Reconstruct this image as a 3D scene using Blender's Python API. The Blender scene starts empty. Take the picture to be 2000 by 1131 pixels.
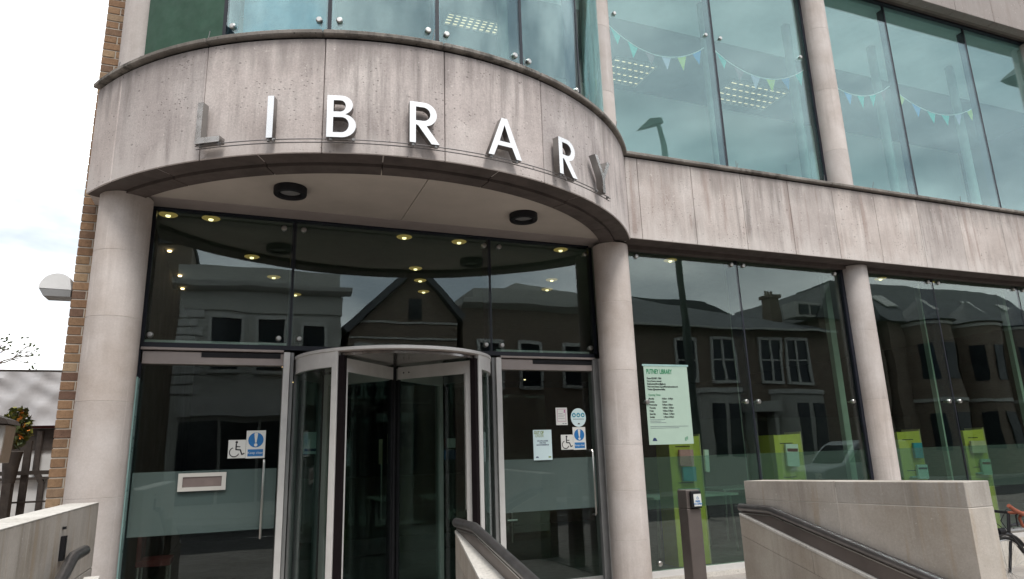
import bpy, math, random
from mathutils import Vector, Matrix
random.seed(7)
S = bpy.context.scene
COL = S.collection
R_ = math.radians

# ------------------------------------------------------------------ camera
cam = bpy.data.cameras.new('camera')
cam.sensor_width = 36.0
cam.lens = 1319.985 / 2000 * 36
cam.clip_start = .05
cam.clip_end = 1500
camo = bpy.data.objects.new('camera', cam)
COL.objects.link(camo)
RT = Vector((0.93072705, -0.36437874, -0.03122967))
UP = Vector((-0.05840711, -0.23239797, 0.97086549))
FW = Vector((0.36102046, 0.90178674, 0.23758138))
M = Matrix((RT, UP, -FW)).transposed().to_4x4()
M.translation = Vector((-4.3, -7.538, 1.496))
camo.matrix_world = M
S.camera = camo
S.render.resolution_x, S.render.resolution_y = 1024, 579

# ------------------------------------------------------------------ overcast sky, weak soft sun
W = bpy.data.worlds.new('World')
S.world = W
W.use_nodes = True
nt = W.node_tree
nt.nodes.clear()
N = nt.nodes.new
L = nt.links.new
SUN_EL, SUN_AZ = 60, 176          # azimuth clockwise from +Y
out = N('ShaderNodeOutputWorld')
sky = N('ShaderNodeTexSky')
sky.sky_type = 'NISHITA'
sky.sun_disc = False
sky.sun_elevation = R_(SUN_EL)
sky.sun_rotation = R_(SUN_AZ)
b1 = N('ShaderNodeBackground')
b1.inputs[1].default_value = .10
L(sky.outputs[0], b1.inputs[0])
tc = N('ShaderNodeTexCoord')
mp = N('ShaderNodeMapping')
mp.inputs['Scale'].default_value = (1, 1, 2.6)
mp.inputs['Location'].default_value = (.2, 0, .4)
L(tc.outputs['Generated'], mp.inputs[0])
no = N('ShaderNodeTexNoise')
no.inputs['Scale'].default_value = 1.9
no.inputs['Detail'].default_value = 6
no.inputs['Roughness'].default_value = .52
L(mp.outputs[0], no.inputs[0])
cr = N('ShaderNodeValToRGB')
cr.color_ramp.elements[0].position = .38
cr.color_ramp.elements[0].color = (.38, .42, .455, 1)
cr.color_ramp.elements[1].position = .60
cr.color_ramp.elements[1].color = (1.18, 1.18, 1.165, 1)
L(no.outputs[0], cr.inputs[0])
b2 = N('ShaderNodeBackground')
b2.inputs[1].default_value = 1.15
L(cr.outputs[0], b2.inputs[0])
mx = N('ShaderNodeMixShader')
mx.inputs[0].default_value = .86
L(b1.outputs[0], mx.inputs[1])
L(b2.outputs[0], mx.inputs[2])
L(mx.outputs[0], out.inputs[0])
sun = bpy.data.lights.new('sun', 'SUN')
sun.energy = 1.5
sun.angle = R_(18)
sun.color = (1, .96, .9)
suno = bpy.data.objects.new('sun', sun)
COL.objects.link(suno)
sd = Vector((math.sin(R_(SUN_AZ)) * math.cos(R_(SUN_EL)), math.cos(R_(SUN_AZ)) * math.cos(R_(SUN_EL)), math.sin(R_(SUN_EL))))
suno.rotation_euler = (-sd).to_track_quat('-Z', 'Y').to_euler()
S.view_settings.view_transform = 'Standard'
S.view_settings.look = 'None'
S.view_settings.exposure = 0.88
S.view_settings.gamma = 1
S.view_settings.use_curve_mapping = False
S.render.engine = 'CYCLES'
S.cycles.transparent_max_bounces = 32
S.cycles.max_bounces = 8
S.cycles.caustics_reflective = False
S.cycles.caustics_refractive = False

# ------------------------------------------------------------------ materials
MATS = {}

def newmat(name):
    m = bpy.data.materials.new(name)
    m.use_nodes = True
    n = m.node_tree
    n.nodes.clear()
    o = n.nodes.new('ShaderNodeOutputMaterial')
    MATS[name] = m
    return m, n, o

def ramp(n, src, stops):
    r = n.nodes.new('ShaderNodeValToRGB')
    e = r.color_ramp.elements
    while len(e) < len(stops):
        e.new(.5)
    for i, (p, c) in enumerate(stops):
        e[i].position = p
        e[i].color = tuple(c) + (1,) if len(c) == 3 else c
    n.links.new(src, r.inputs[0])
    return r.outputs[0]

def noise(n, scale, detail=4, rough=.55, sc=(1, 1, 1), coord='pos', off=(0, 0, 0)):
    if coord == 'pos':
        g = n.nodes.new('ShaderNodeNewGeometry').outputs['Position']
    else:
        g = n.nodes.new('ShaderNodeTexCoord').outputs['Object']
    mp = n.nodes.new('ShaderNodeMapping')
    mp.inputs['Scale'].default_value = sc
    mp.inputs['Location'].default_value = off
    n.links.new(g, mp.inputs[0])
    t = n.nodes.new('ShaderNodeTexNoise')
    t.inputs['Scale'].default_value = scale
    t.inputs['Detail'].default_value = detail
    t.inputs['Roughness'].default_value = rough
    n.links.new(mp.outputs[0], t.inputs[0])
    return t.outputs[0]

def voro(n, scale, sc=(1, 1, 1)):
    g = n.nodes.new('ShaderNodeNewGeometry').outputs['Position']
    mp = n.nodes.new('ShaderNodeMapping')
    mp.inputs['Scale'].default_value = sc
    n.links.new(g, mp.inputs[0])
    t = n.nodes.new('ShaderNodeTexVoronoi')
    t.inputs['Scale'].default_value = scale
    n.links.new(mp.outputs[0], t.inputs[0])
    return t.outputs['Distance']

def mixc(n, a, b, fac, mode='MIX'):
    m = n.nodes.new('ShaderNodeMix')
    m.data_type = 'RGBA'
    m.blend_type = mode
    for s, v in ((m.inputs[0], fac), (m.inputs[6], a), (m.inputs[7], b)):
        if hasattr(v, 'is_output'):
            n.links.new(v, s)
        elif isinstance(v, (int, float)):
            s.default_value = v
        else:
            s.default_value = tuple(v) + (1,)
    return m.outputs[2]

def math_(n, op, a, b=None):
    m = n.nodes.new('ShaderNodeMath')
    m.operation = op
    for s, v in zip(m.inputs, (a, b)):
        if v is None:
            continue
        if hasattr(v, 'is_output'):
            n.links.new(v, s)
        else:
            s.default_value = v
    return m.outputs[0]

def bsdf(n, o, color, rough=.6, metal=0, bump=None, bs=.3, bd=.01, spec=.4):
    p = n.nodes.new('ShaderNodeBsdfPrincipled')
    if hasattr(color, 'is_output'):
        n.links.new(color, p.inputs['Base Color'])
    else:
        p.inputs['Base Color'].default_value = tuple(color) + (1,)
    if hasattr(rough, 'is_output'):
        n.links.new(rough, p.inputs['Roughness'])
    else:
        p.inputs['Roughness'].default_value = rough
    p.inputs['Metallic'].default_value = metal
    p.inputs['Specular IOR Level'].default_value = spec
    if bump is not None:
        b = n.nodes.new('ShaderNodeBump')
        b.inputs['Strength'].default_value = bs
        b.inputs['Distance'].default_value = bd
        n.links.new(bump, b.inputs['Height'])
        n.links.new(b.outputs[0], p.inputs['Normal'])
    n.links.new(p.outputs[0], o.inputs[0])
    return p

def plain(name, c, rough=.55, metal=0, var=.12, scale=6, spec=.4, bs=.08):
    m, n, o = newmat(name)
    f = noise(n, scale, 5, .6)
    lo = [max(0, x * (1 - var)) for x in c]
    hi = [min(1, x * (1 + var)) for x in c]
    col = ramp(n, f, [(.3, lo), (.7, hi)])
    rg = ramp(n, noise(n, scale * 2.3, 3), [(.3, (rough * .85,) * 3), (.7, (min(1, rough * 1.15),) * 3)])
    bsdf(n, o, col, rg, metal, bump=noise(n, scale * 14, 3), bs=bs, bd=.004, spec=spec)
    return m

def emit(name, c, s):
    m, n, o = newmat(name)
    e = n.nodes.new('ShaderNodeEmission')
    e.inputs[0].default_value = tuple(c) + (1,)
    e.inputs[1].default_value = s
    n.links.new(e.outputs[0], o.inputs[0])
    return m

def concrete(name, base, light, dark, streak=.8, pits=True, brown=None, grain=.12, pth=.50, grime=False):
    """cast stone: vertical rain streaks, blotches, blow holes"""
    m, n, o = newmat(name)
    rnd = n.nodes.new('ShaderNodeObjectInfo').outputs['Random']
    blot = noise(n, 1.6, 6, .62)
    c = ramp(n, blot, [(.30, light), (.50, base), (.74, dark)])
    st = noise(n, 9, 5, .65, (1, 1, .07))
    stm = ramp(n, st, [(.45, (0, 0, 0)), (.66, (1, 1, 1))])
    wide = ramp(n, noise(n, 1.1, 3, .5, (1, 1, .45), off=(4, 2, 0)), [(.42, (0, 0, 0)), (.58, (1, 1, 1))])
    sm = math_(n, 'MULTIPLY', math_(n, 'MULTIPLY', stm, wide), streak)
    c = mixc(n, c, [x * .55 for x in dark], sm)
    # pale lime runs
    st2 = ramp(n, noise(n, 15, 4, .6, (1, 1, .05), off=(7, 3, 1)), [(.60, (0, 0, 0)), (.74, (1, 1, 1))])
    c = mixc(n, c, [min(1, x * 1.25) for x in light], math_(n, 'MULTIPLY', st2, .35))
    if brown:
        st3 = ramp(n, noise(n, 7, 5, .6, (1, 1, .09), off=(1, 9, 4)), [(.55, (0, 0, 0)), (.68, (1, 1, 1))])
        c = mixc(n, c, brown, math_(n, 'MULTIPLY', st3, .55))
    fine = noise(n, 60, 4, .7)
    c = mixc(n, c, ramp(n, fine, [(.3, (1 - grain * 1.5,) * 3), (.7, (1 + grain,) * 3)]), 1.0, 'MULTIPLY')
    v = ramp(n, rnd, [(0, (.90, .90, .91)), (1, (1.07, 1.05, 1.04))])
    c = mixc(n, c, v, 1.0, 'MULTIPLY')
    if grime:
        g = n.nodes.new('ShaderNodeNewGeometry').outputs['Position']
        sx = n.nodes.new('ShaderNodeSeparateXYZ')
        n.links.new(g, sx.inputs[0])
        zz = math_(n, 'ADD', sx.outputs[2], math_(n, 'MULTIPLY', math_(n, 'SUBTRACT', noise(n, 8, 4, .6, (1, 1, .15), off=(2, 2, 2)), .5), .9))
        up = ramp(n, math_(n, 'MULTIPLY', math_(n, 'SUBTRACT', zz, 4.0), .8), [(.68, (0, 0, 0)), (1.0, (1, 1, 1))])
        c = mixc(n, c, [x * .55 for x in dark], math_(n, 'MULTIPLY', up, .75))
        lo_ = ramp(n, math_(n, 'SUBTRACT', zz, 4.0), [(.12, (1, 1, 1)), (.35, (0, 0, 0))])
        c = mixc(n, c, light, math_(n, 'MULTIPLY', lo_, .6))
    h = fine
    if pits:
        pm = None
        for sc_, lo, hi, reg_s, of, th in ((9, .05, .17, 2.1, (3, 8, 2), pth), (21, .10, .24, 3.1, (9, 1, 5), pth)):
            pd = voro(n, sc_, (1, 1, 1.4))
            q = ramp(n, pd, [(lo, (1, 1, 1)), (hi, (0, 0, 0))])
            reg = ramp(n, noise(n, reg_s, 4, .65, off=of), [(th, (0, 0, 0)), (th + .08, (1, 1, 1))])
            q = math_(n, 'MULTIPLY', q, reg)
            pm = q if pm is None else math_(n, 'MAXIMUM', pm, q)
        c = mixc(n, c, [x * .38 for x in dark], math_(n, 'MULTIPLY', pm, .8))
        # pale worn flecks
        fl = ramp(n, noise(n, 26, 3, .7, off=(5, 5, 8)), [(.66, (0, 0, 0)), (.71, (1, 1, 1))])
        c = mixc(n, c, [min(1, x * 1.2) for x in light], math_(n, 'MULTIPLY', fl, .55))
        h = math_(n, 'SUBTRACT', fine, math_(n, 'MULTIPLY', pm, 2.0))
    bsdf(n, o, c, .8, 0, bump=h, bs=.25, bd=.006, spec=.25)
    return m

def glass(name, tint, r0, wav=.02, rc=(.93, .98, 1)):
    m, n, o = newmat(name)
    lw = n.nodes.new('ShaderNodeLayerWeight')
    lw.inputs[0].default_value = .5
    f = math_(n, 'POWER', lw.outputs['Facing'], 5)
    f = math_(n, 'ADD', math_(n, 'MULTIPLY', f, 1 - r0), r0)
    t = n.nodes.new('ShaderNodeBsdfTransparent')
    t.inputs[0].default_value = tuple(tint) + (1,)
    g = n.nodes.new('ShaderNodeBsdfGlossy')
    g.inputs['Roughness'].default_value = 0.0
    g.inputs[0].default_value = tuple(rc) + (1,)
    if wav:
        b = n.nodes.new('ShaderNodeBump')
        b.inputs['Strength'].default_value = 1
        b.inputs['Distance'].default_value = wav
        n.links.new(noise(n, .85, 2, .4), b.inputs['Height'])
        n.links.new(b.outputs[0], g.inputs['Normal'])
    mx = n.nodes.new('ShaderNodeMixShader')
    n.links.new(f, mx.inputs[0])
    n.links.new(t.outputs[0], mx.inputs[1])
    n.links.new(g.outputs[0], mx.inputs[2])
    n.links.new(mx.outputs[0], o.inputs[0])
    return m

def frost(name, c, fac):
    m, n, o = newmat(name)
    t = n.nodes.new('ShaderNodeBsdfTransparent')
    t.inputs[0].default_value = (.75, .85, .83, 1)
    d = n.nodes.new('ShaderNodeBsdfDiffuse')
    d.inputs[0].default_value = tuple(c) + (1,)
    mx = n.nodes.new('ShaderNodeMixShader')
    mx.inputs[0].default_value = fac
    n.links.new(t.outputs[0], mx.inputs[1])
    n.links.new(d.outputs[0], mx.inputs[2])
    n.links.new(mx.outputs[0], o.inputs[0])
    return m

concrete('drum_stone', (.53, .475, .455), (.62, .57, .545), (.39, .345, .33), .75, grime=True)
concrete('fascia_stone', (.53, .475, .445), (.62, .575, .545), (.41, .36, .335), .72, True, (.29, .21, .18), grime=True)
concrete('column_stone', (.54, .49, .46), (.62, .575, .55), (.43, .37, .33), .30, False, grain=.05)
concrete('parapet_stone', (.42, .385, .345), (.51, .48, .44), (.32, .285, .24), .5, True, (.34, .26, .17), grain=.06, pth=.62)
concrete('low_wall_stone', (.37, .335, .29), (.45, .42, .37), (.28, .24, .195), .45, False, grain=.06)
concrete('coping_stone', (.22, .20, .18), (.34, .32, .29), (.09, .085, .075), .8)
concrete('white_top_stone', (.55, .53, .49), (.64, .62, .58), (.42, .39, .34), .2, True)
concrete('paving', (.30, .28, .26), (.36, .34, .32), (.22, .205, .19), 0, True)
plain('asphalt', (.05, .05, .052), .9, scale=30)
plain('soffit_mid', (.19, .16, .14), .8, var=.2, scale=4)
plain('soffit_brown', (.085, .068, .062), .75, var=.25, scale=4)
plain('ceiling_render', (.46, .41, .365), .85, var=.16, scale=.9)
plain('head_frame', (.33, .285, .27), .6, var=.1, scale=3)
plain('soffit_mirror', (.30, .28, .27), .14, .8, var=.05, bs=0)
plain('alu', (.60, .585, .57), .42, .1, var=.06, scale=8)
plain('alu_dark', (.24, .24, .24), .4, .2, var=.1)
plain('steel', (.52, .51, .49), .32, 1, var=.08, scale=10)
plain('letter_steel', (.80, .78, .76), .27, 1, var=.05, scale=5, bs=0)
plain('letter_return', (.20, .185, .175), .5, .5, var=.1, bs=0)
plain('rail_steel', (.20, .19, .19), .33, .85, var=.2, scale=9)
plain('plate_steel', (.17, .145, .135), .42, .6, var=.15, scale=3)
plain('black', (.014, .014, .016), .55, var=.2, spec=.2)
plain('dark_gasket', (.012, .014, .022), .4, var=.2)
plain('mullion_blue', (.035, .038, .065), .35, .3, var=.2)
plain('brush', (.012, .009, .010), .95, spec=.05)
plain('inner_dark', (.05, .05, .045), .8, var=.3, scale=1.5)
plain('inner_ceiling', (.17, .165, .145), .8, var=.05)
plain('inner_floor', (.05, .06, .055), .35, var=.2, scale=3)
plain('inner_brown', (.09, .05, .035), .7, var=.3, scale=2)
plain('upper_wall', (.82, .84, .82), .8, var=.05, scale=1)
plain('upper_mid', (.26, .29, .28), .8)
plain('upper_ceiling', (.13, .145, .155), .8, var=.1)
plain('upper_ceiling_pale', (.55, .60, .60), .8, var=.05)
plain('green_blind', (.032, .085, .055), .7, var=.15, scale=5)
plain('reflection_blue', (.09, .22, .33), .6, var=.3, scale=3)  # blue of a glass reflection, put into a surface colour
plain('post_grey_green', (.34, .38, .34), .5, var=.08)
plain('lime', (.50, .455, .07), .5, var=.08)
plain('lime_edge', (.52, .42, .22), .6, var=.1)
plain('paper_white', (.66, .66, .63), .6, var=.03)
plain('paper_green', (.38, .50, .42), .5, var=.03)
plain('paper_blue', (.60, .74, .76), .5, var=.03)
plain('ink_black', (.015, .015, .02), .6)
plain('ink_grey', (.16, .18, .20), .6)
plain('ink_green', (.02, .20, .09), .6)
plain('ink_olive', (.20, .26, .06), .6)
plain('ink_navy', (.02, .04, .11), .6)
plain('sign_blue', (.02, .16, .42), .5, var=.05)
plain('teal_blue', (.02, .27, .38), .5, var=.05)
plain('magenta', (.38, .03, .22), .5)
plain('red', (.11, .02, .02), .6)
plain('pink', (.62, .25, .28), .6)
plain('joint_pale', (.60, .57, .53), .9)
plain('mortar', (.40, .36, .31), .9, var=.1, scale=20)
plain('lamp_white', (.68, .68, .68), .5, var=.05)
plain('glass_edge', (.30, .46, .44), .3, var=.1)
plain('paper_buff', (.55, .45, .30), .6)
plain('letterbox', (.56, .54, .50), .45, .1, var=.04)
plain('letterbox_flap', (.25, .20, .185), .45, .5, var=.1)
plain('tarpaulin', (.46, .46, .48), .75, 0, var=.12, scale=3, bs=.5)
plain('white_render', (.52, .52, .52), .8, var=.15, scale=2)
plain('stucco', (.46, .46, .43), .8, var=.08, scale=1)
plain('slate', (.10, .105, .115), .7, var=.25, scale=2)
plain('dark_block', (.06, .062, .068), .8, var=.2, scale=.5)
plain('window_dark', (.02, .024, .03), .12, var=.2)
plain('white_paint', (.52, .52, .50), .6, var=.05)
plain('timber_dark', (.04, .032, .028), .8, var=.3, scale=8)
plain('louvre_grey', (.42, .42, .41), .6, var=.1)
plain('bark', (.10, .075, .055), .9, var=.3, scale=9)
plain('tyre', (.02, .02, .02), .8)
plain('bike_black', (.02, .02, .022), .35, .3)
plain('orange_tape', (.28, .085, .05), .7)
plain('orange_plastic', (.75, .17, .02), .35)
plain('van_paint', (.33, .36, .38), .3, .1, var=.03)
plain('flag_teal', (.02, .50, .42), .7)
plain('flag_maroon', (.25, .14, .16), .7)
plain('flag_lilac', (.50, .44, .58), .7)
plain('flag_yellow', (.60, .66, .14), .7)
plain('flag_blue', (.06, .28, .62), .7)
plain('string_white', (.8, .8, .78), .8)
plain('flower_orange', (.65, .22, .04), .7)
plain('lamp_grey', (.10, .13, .12), .5, .3)
glass('glass_lower', (.80, .88, .84), .078, .003)
glass('glass_right', (.78, .88, .82), .074, .003)
glass('glass_upper', (.84, .965, .945), .142, .003, (.74, .885, .905))
glass('glass_wing', (.78, .84, .82), .035, .002)
glass('glass_door', (.80, .86, .83), .040, .003)
glass('glass_house', (.35, .38, .38), .05, 0)
frost('frost_film', (.50, .49, .54), .36)
frost('frost_green', (.42, .41, .42), .13)
emit('downlight', (1, .80, .42), 1.7)
emit('downlight_dish', (.9, .60, .18), .17)
emit('hot_lamp', (1, .62, .32), 5)
emit('tube', (1, .74, .45), .75)

def brickmat(name, cols):
    m, n, o = newmat(name)
    rnd = n.nodes.new('ShaderNodeObjectInfo').outputs['Random']
    c = ramp(n, rnd, [(i / (len(cols) - 1), k) for i, k in enumerate(cols)])
    c = mixc(n, c, ramp(n, noise(n, 22, 5, .7), [(.3, (.75, .72, .7)), (.7, (1.2, 1.18, 1.15))]), 1.0, 'MULTIPLY')
    sp = ramp(n, noise(n, 40, 2, .5, off=(3, 1, 1)), [(.68, (0, 0, 0)), (.73, (1, 1, 1))])
    c = mixc(n, c, (.06, .035, .025), math_(n, 'MULTIPLY', sp, .8))
    bsdf(n, o, c, .85, 0, bump=noise(n, 90, 4, .7), bs=.5, bd=.006, spec=.2)
brickmat('brick', [(.25, .155, .095), (.30, .195, .12), (.22, .135, .085), (.27, .18, .11), (.14, .085, .065), (.33, .235, .15), (.23, .16, .11), (.36, .27, .18)])

def bricktex(name, c1, c2, mor):
    m, n, o = newmat(name)
    g = n.nodes.new('ShaderNodeNewGeometry').outputs['Position']
    sx = n.nodes.new('ShaderNodeSeparateXYZ')
    n.links.new(g, sx.inputs[0])
    cx = n.nodes.new('ShaderNodeCombineXYZ')
    n.links.new(math_(n, 'ADD', sx.outputs[0], sx.outputs[1]), cx.inputs[0])
    n.links.new(sx.outputs[2], cx.inputs[1])
    t = n.nodes.new('ShaderNodeTexBrick')
    t.inputs['Scale'].default_value = 1
    t.inputs['Brick Width'].default_value = .26
    t.inputs['Row Height'].default_value = .0888
    t.inputs['Mortar Size'].default_value = .008
    t.inputs['Color1'].default_value = tuple(c1) + (1,)
    t.inputs['Color2'].default_value = tuple(c2) + (1,)
    t.inputs['Mortar'].default_value = tuple(mor) + (1,)
    n.links.new(cx.outputs[0], t.inputs[0])
    bsdf(n, o, t.outputs[0], .85, bump=t.outputs['Fac'], bs=-.4, bd=.01)
bricktex('house_brick', (.21, .155, .115), (.15, .11, .085), (.26, .24, .21))
bricktex('side_brick', (.34, .20, .10), (.29, .17, .09), (.40, .36, .31))

def leafmat(name, a, b):
    m, n, o = newmat(name)
    c = ramp(n, noise(n, 7, 3), [(.35, a), (.65, b)])
    bsdf(n, o, c, .6)
leafmat('leaf', (.05, .075, .03), (.10, .12, .05))
leafmat('leaf_bright', (.10, .13, .02), (.22, .20, .03))

# ------------------------------------------------------------------ mesh builder
ORG = {}

class MB:
    def __init__(s):
        s.v, s.f = [], []
    def add(s, v, f):
        k = len(s.v)
        s.v += [tuple(p) for p in v]
        s.f += [tuple(i + k for i in q) for q in f]
        return s
    def box(s, x0, x1, y0, y1, z0, z1):
        if x0 > x1: x0, x1 = x1, x0
        if y0 > y1: y0, y1 = y1, y0
        if z0 > z1: z0, z1 = z1, z0
        return s.add([(x0, y0, z0), (x1, y0, z0), (x1, y1, z0), (x0, y1, z0), (x0, y0, z1), (x1, y0, z1), (x1, y1, z1), (x0, y1, z1)],
                     [(0, 3, 2, 1), (4, 5, 6, 7), (0, 1, 5, 4), (1, 2, 6, 5), (2, 3, 7, 6), (3, 0, 4, 7)])
    def prism(s, pts, axis, d0, d1):
        """pts: 2D outline (convex or simple), extruded along axis ('x': pts are (y,z); 'y': (x,z); 'z': (x,y))"""
        def P(a, b, d):
            return {'x': (d, a, b), 'y': (a, d, b), 'z': (a, b, d)}[axis]
        n = len(pts)
        v = [P(a, b, d0) for a, b in pts] + [P(a, b, d1) for a, b in pts]
        f = [tuple(range(n))[::-1], tuple(range(n, 2 * n))] + [(i, (i + 1) % n, n + (i + 1) % n, n + i) for i in range(n)]
        return s.add(v, f)
    def arc(s, R0, R1, a0, a1, z0, z1, c, n=16):
        """curved slab about a vertical axis, R1 outer; angles in degrees from -Y towards +X"""
        v, f = [], []
        for i in range(n + 1):
            a = R_(a0 + (a1 - a0) * i / n)
            for R, z in ((R0, z0), (R1, z0), (R1, z1), (R0, z1)):
                v.append((c[0] + R * math.sin(a), c[1] - R * math.cos(a), z))
        for i in range(n):
            for k in range(4):
                f.append((4 * i + k, 4 * i + (k + 1) % 4, 4 * i + 4 + (k + 1) % 4, 4 * i + 4 + k))
        f += [(0, 3, 2, 1), (4 * n, 4 * n + 1, 4 * n + 2, 4 * n + 3)]
        return s.add(v, f)
    def tube(s, path, r, n=8, cap=True, closed=False):
        path = [Vector(p) for p in path]
        rs = r if isinstance(r, (list, tuple)) else [r] * len(path)
        v, f = [], []
        m = len(path)
        prev = None
        for i, p in enumerate(path):
            if closed:
                t = path[(i + 1) % m] - path[i - 1]
            else:
                t = path[min(i + 1, m - 1)] - path[max(i - 1, 0)]
            t.normalize()
            if prev is None:
                a = Vector((0, 0, 1)) if abs(t.z) < .9 else Vector((1, 0, 0))
                u = t.cross(a).normalized()
            else:
                u = (prev - t * prev.dot(t)).normalized()
            prev = u
            w = t.cross(u)
            for k in range(n):
                a = 2 * math.pi * k / n
                v.append(p + (u * math.cos(a) + w * math.sin(a)) * rs[i])
        e = m if closed else m - 1
        for i in range(e):
            j = (i + 1) % m
            for k in range(n):
                f.append((i * n + k, i * n + (k + 1) % n, j * n + (k + 1) % n, j * n + k))
        if cap and not closed:
            f += [tuple(range(n))[::-1], tuple(range((m - 1) * n, m * n))]
        return s.add(v, f)
    def lathe(s, prof, c, n=32, axis='z', a0=0, a1=360):
        """prof: (radius, height) pairs about an axis through c"""
        v, f = [], []
        full = abs(a1 - a0) >= 360
        cnt = n if full else n + 1
        for i in range(cnt):
            a = R_(a0 + (a1 - a0) * i / n)
            for r, h in prof:
                q = (r * math.cos(a), r * math.sin(a), h)
                if axis == 'y': q = (q[0], q[2], q[1])
                if axis == 'x': q = (q[2], q[0], q[1])
                v.append((c[0] + q[0], c[1] + q[1], c[2] + q[2]))
        m = len(prof)
        for i in range(n):
            j = (i + 1) % cnt
            for k in range(m - 1):
                f.append((i * m + k, j * m + k, j * m + k + 1, i * m + k + 1))
        if full:
            if prof[0][0] > 1e-6: f.append(tuple(i * m for i in range(cnt))[::-1])
            if prof[-1][0] > 1e-6: f.append(tuple(i * m + m - 1 for i in range(cnt)))
        return s.add(v, f)
    def quad(s, a, b, c, d):
        return s.add([a, b, c, d], [(0, 1, 2, 3)])

def root_of(o):
    while o.parent: o = o.parent
    return o

def link(name, me, m, parent=None, smooth=True):
    o = bpy.data.objects.new(name, me)
    COL.objects.link(o)
    if m: 
        me.materials.clear()
        me.materials.append(MATS[m] if isinstance(m, str) else m)
    if parent: o.parent = parent
    if smooth:
        me.shade_smooth()
        me.set_sharp_from_angle(angle=R_(32))
    return o

def build(name, mb, m, parent=None, org=None, smooth=True, bevel=0, flat=False):
    me = bpy.data.meshes.new(name)
    if parent is not None: off = ORG[root_of(parent).name]
    else: off = Vector(org) if org else Vector((0, 0, 0))
    me.from_pydata([tuple(Vector(p) - off) for p in mb.v], [], mb.f)
    me.validate()
    import bmesh
    b = bmesh.new()
    b.from_mesh(me)
    bmesh.ops.remove_doubles(b, verts=b.verts, dist=1e-6)
    bmesh.ops.recalc_face_normals(b, faces=b.faces)
    if bevel:
        bmesh.ops.bevel(b, geom=[e for e in b.edges if len(e.link_faces) == 2 and e.calc_face_angle(0) > .6], offset=bevel, segments=1, affect='EDGES')
    b.to_mesh(me)
    b.free()
    o = link(name, me, m, parent, smooth and not flat)
    if parent is None:
        o.location = off
        ORG[o.name] = off.copy()
    return o

def thing(name, label, cat, loc, group=None):
    o = bpy.data.objects.new(name, None)
    COL.objects.link(o)
    o.empty_display_size = .2
    o.location = loc
    ORG[o.name] = Vector(loc)
    o['label'] = label
    o['category'] = cat
    if group: o['group'] = group
    return o

def tag(o, label, cat, group=None):
    o['label'] = label
    o['category'] = cat
    if group: o['group'] = group
    return o

def struct(name, mb, m, **k):
    o = build(name, mb, m, **k)
    o['kind'] = 'structure'
    return o

def stuffed(o):
    o['kind'] = 'stuff'
    return o

def copy_tree(o, parent=None):
    c = o.copy()
    COL.objects.link(c)
    c.parent = parent
    for ch in list(o.children): copy_tree(ch, c)
    return c

def share(name, src, parent, loc=(0, 0, 0), rotz=0):
    """another object using the mesh of src, shifted by loc"""
    o = bpy.data.objects.new(name, src.data)
    COL.objects.link(o)
    o.parent = parent
    o.location = loc
    o.rotation_euler = (0, 0, rotz)
    return o

def text(name, body, size, x, y, z, m, parent, sx=1, spacing=1.0, line=1.0, align='LEFT', bold=0, depth=.0006):
    """flat print facing -Y, top-left (or centre) at x,z"""
    c = bpy.data.curves.new(name, 'FONT')
    c.body = body
    c.size = size
    c.align_x = align
    c.align_y = 'TOP'
    c.space_character = spacing
    c.space_line = line
    c.offset = bold
    c.extrude = depth
    c.resolution_u = 3
    t = bpy.data.objects.new('tmp', c)
    COL.objects.link(t)
    dg = bpy.context.evaluated_depsgraph_get()
    me = bpy.data.meshes.new_from_object(t.evaluated_get(dg))
    bpy.data.objects.remove(t)
    off = ORG[root_of(parent).name]
    for v in me.vertices:
        p = v.co.copy()
        v.co = Vector((x + p.x * sx, y - p.z, z + p.y)) - off
    me.name = name
    return link(name, me, m, parent, False)

def shape2d(name, loops, depth, m, parent, origin, rotz=0):
    """flat letter with holes: loops of (x,z); extruded by depth towards -Y; placed at origin, turned about Z"""
    c = bpy.data.curves.new(name, 'CURVE')
    c.dimensions = '2D'
    c.fill_mode = 'BOTH'
    c.extrude = depth / 2
    for lp in loops:
        sp = c.splines.new('POLY')
        sp.points.add(len(lp) - 1)
        for i, (a, b) in enumerate(lp): sp.points[i].co = (a, b, 0, 1)
        sp.use_cyclic_u = True
    t = bpy.data.objects.new('tmp', c)
    COL.objects.link(t)
    dg = bpy.context.evaluated_depsgraph_get()
    me = bpy.data.meshes.new_from_object(t.evaluated_get(dg))
    bpy.data.objects.remove(t)
    off = ORG[root_of(parent).name]
    cs, sn = math.cos(rotz), math.sin(rotz)
    for v in me.vertices:
        p = v.co
        X, Y, Z = p.x, -p.z, p.y
        v.co = Vector((origin[0] + X * cs - Y * sn, origin[1] + X * sn + Y * cs, origin[2] + Z)) - off
    me.name = name
    o = link(name, me, m, parent, False)
    me.materials.append(MATS['letter_return'])
    fn = Vector((math.sin(rotz), -math.cos(rotz), 0))
    for p in me.polygons:
        if p.normal.dot(fn) < .7: p.material_index = 1
    return o

# ------------------------------------------------------------------ dimensions
DC = (-2.783, 1.461)          # centre of the curved canopy
R = 3.532
ZB, ZC, ZT = 4.093, 5.225, 5.287
YF = -.55                      # face of the straight fascia
def pol(a, r, c=DC): return (c[0] + r * math.sin(R_(a)), c[1] - r * math.cos(R_(a)))

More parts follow.
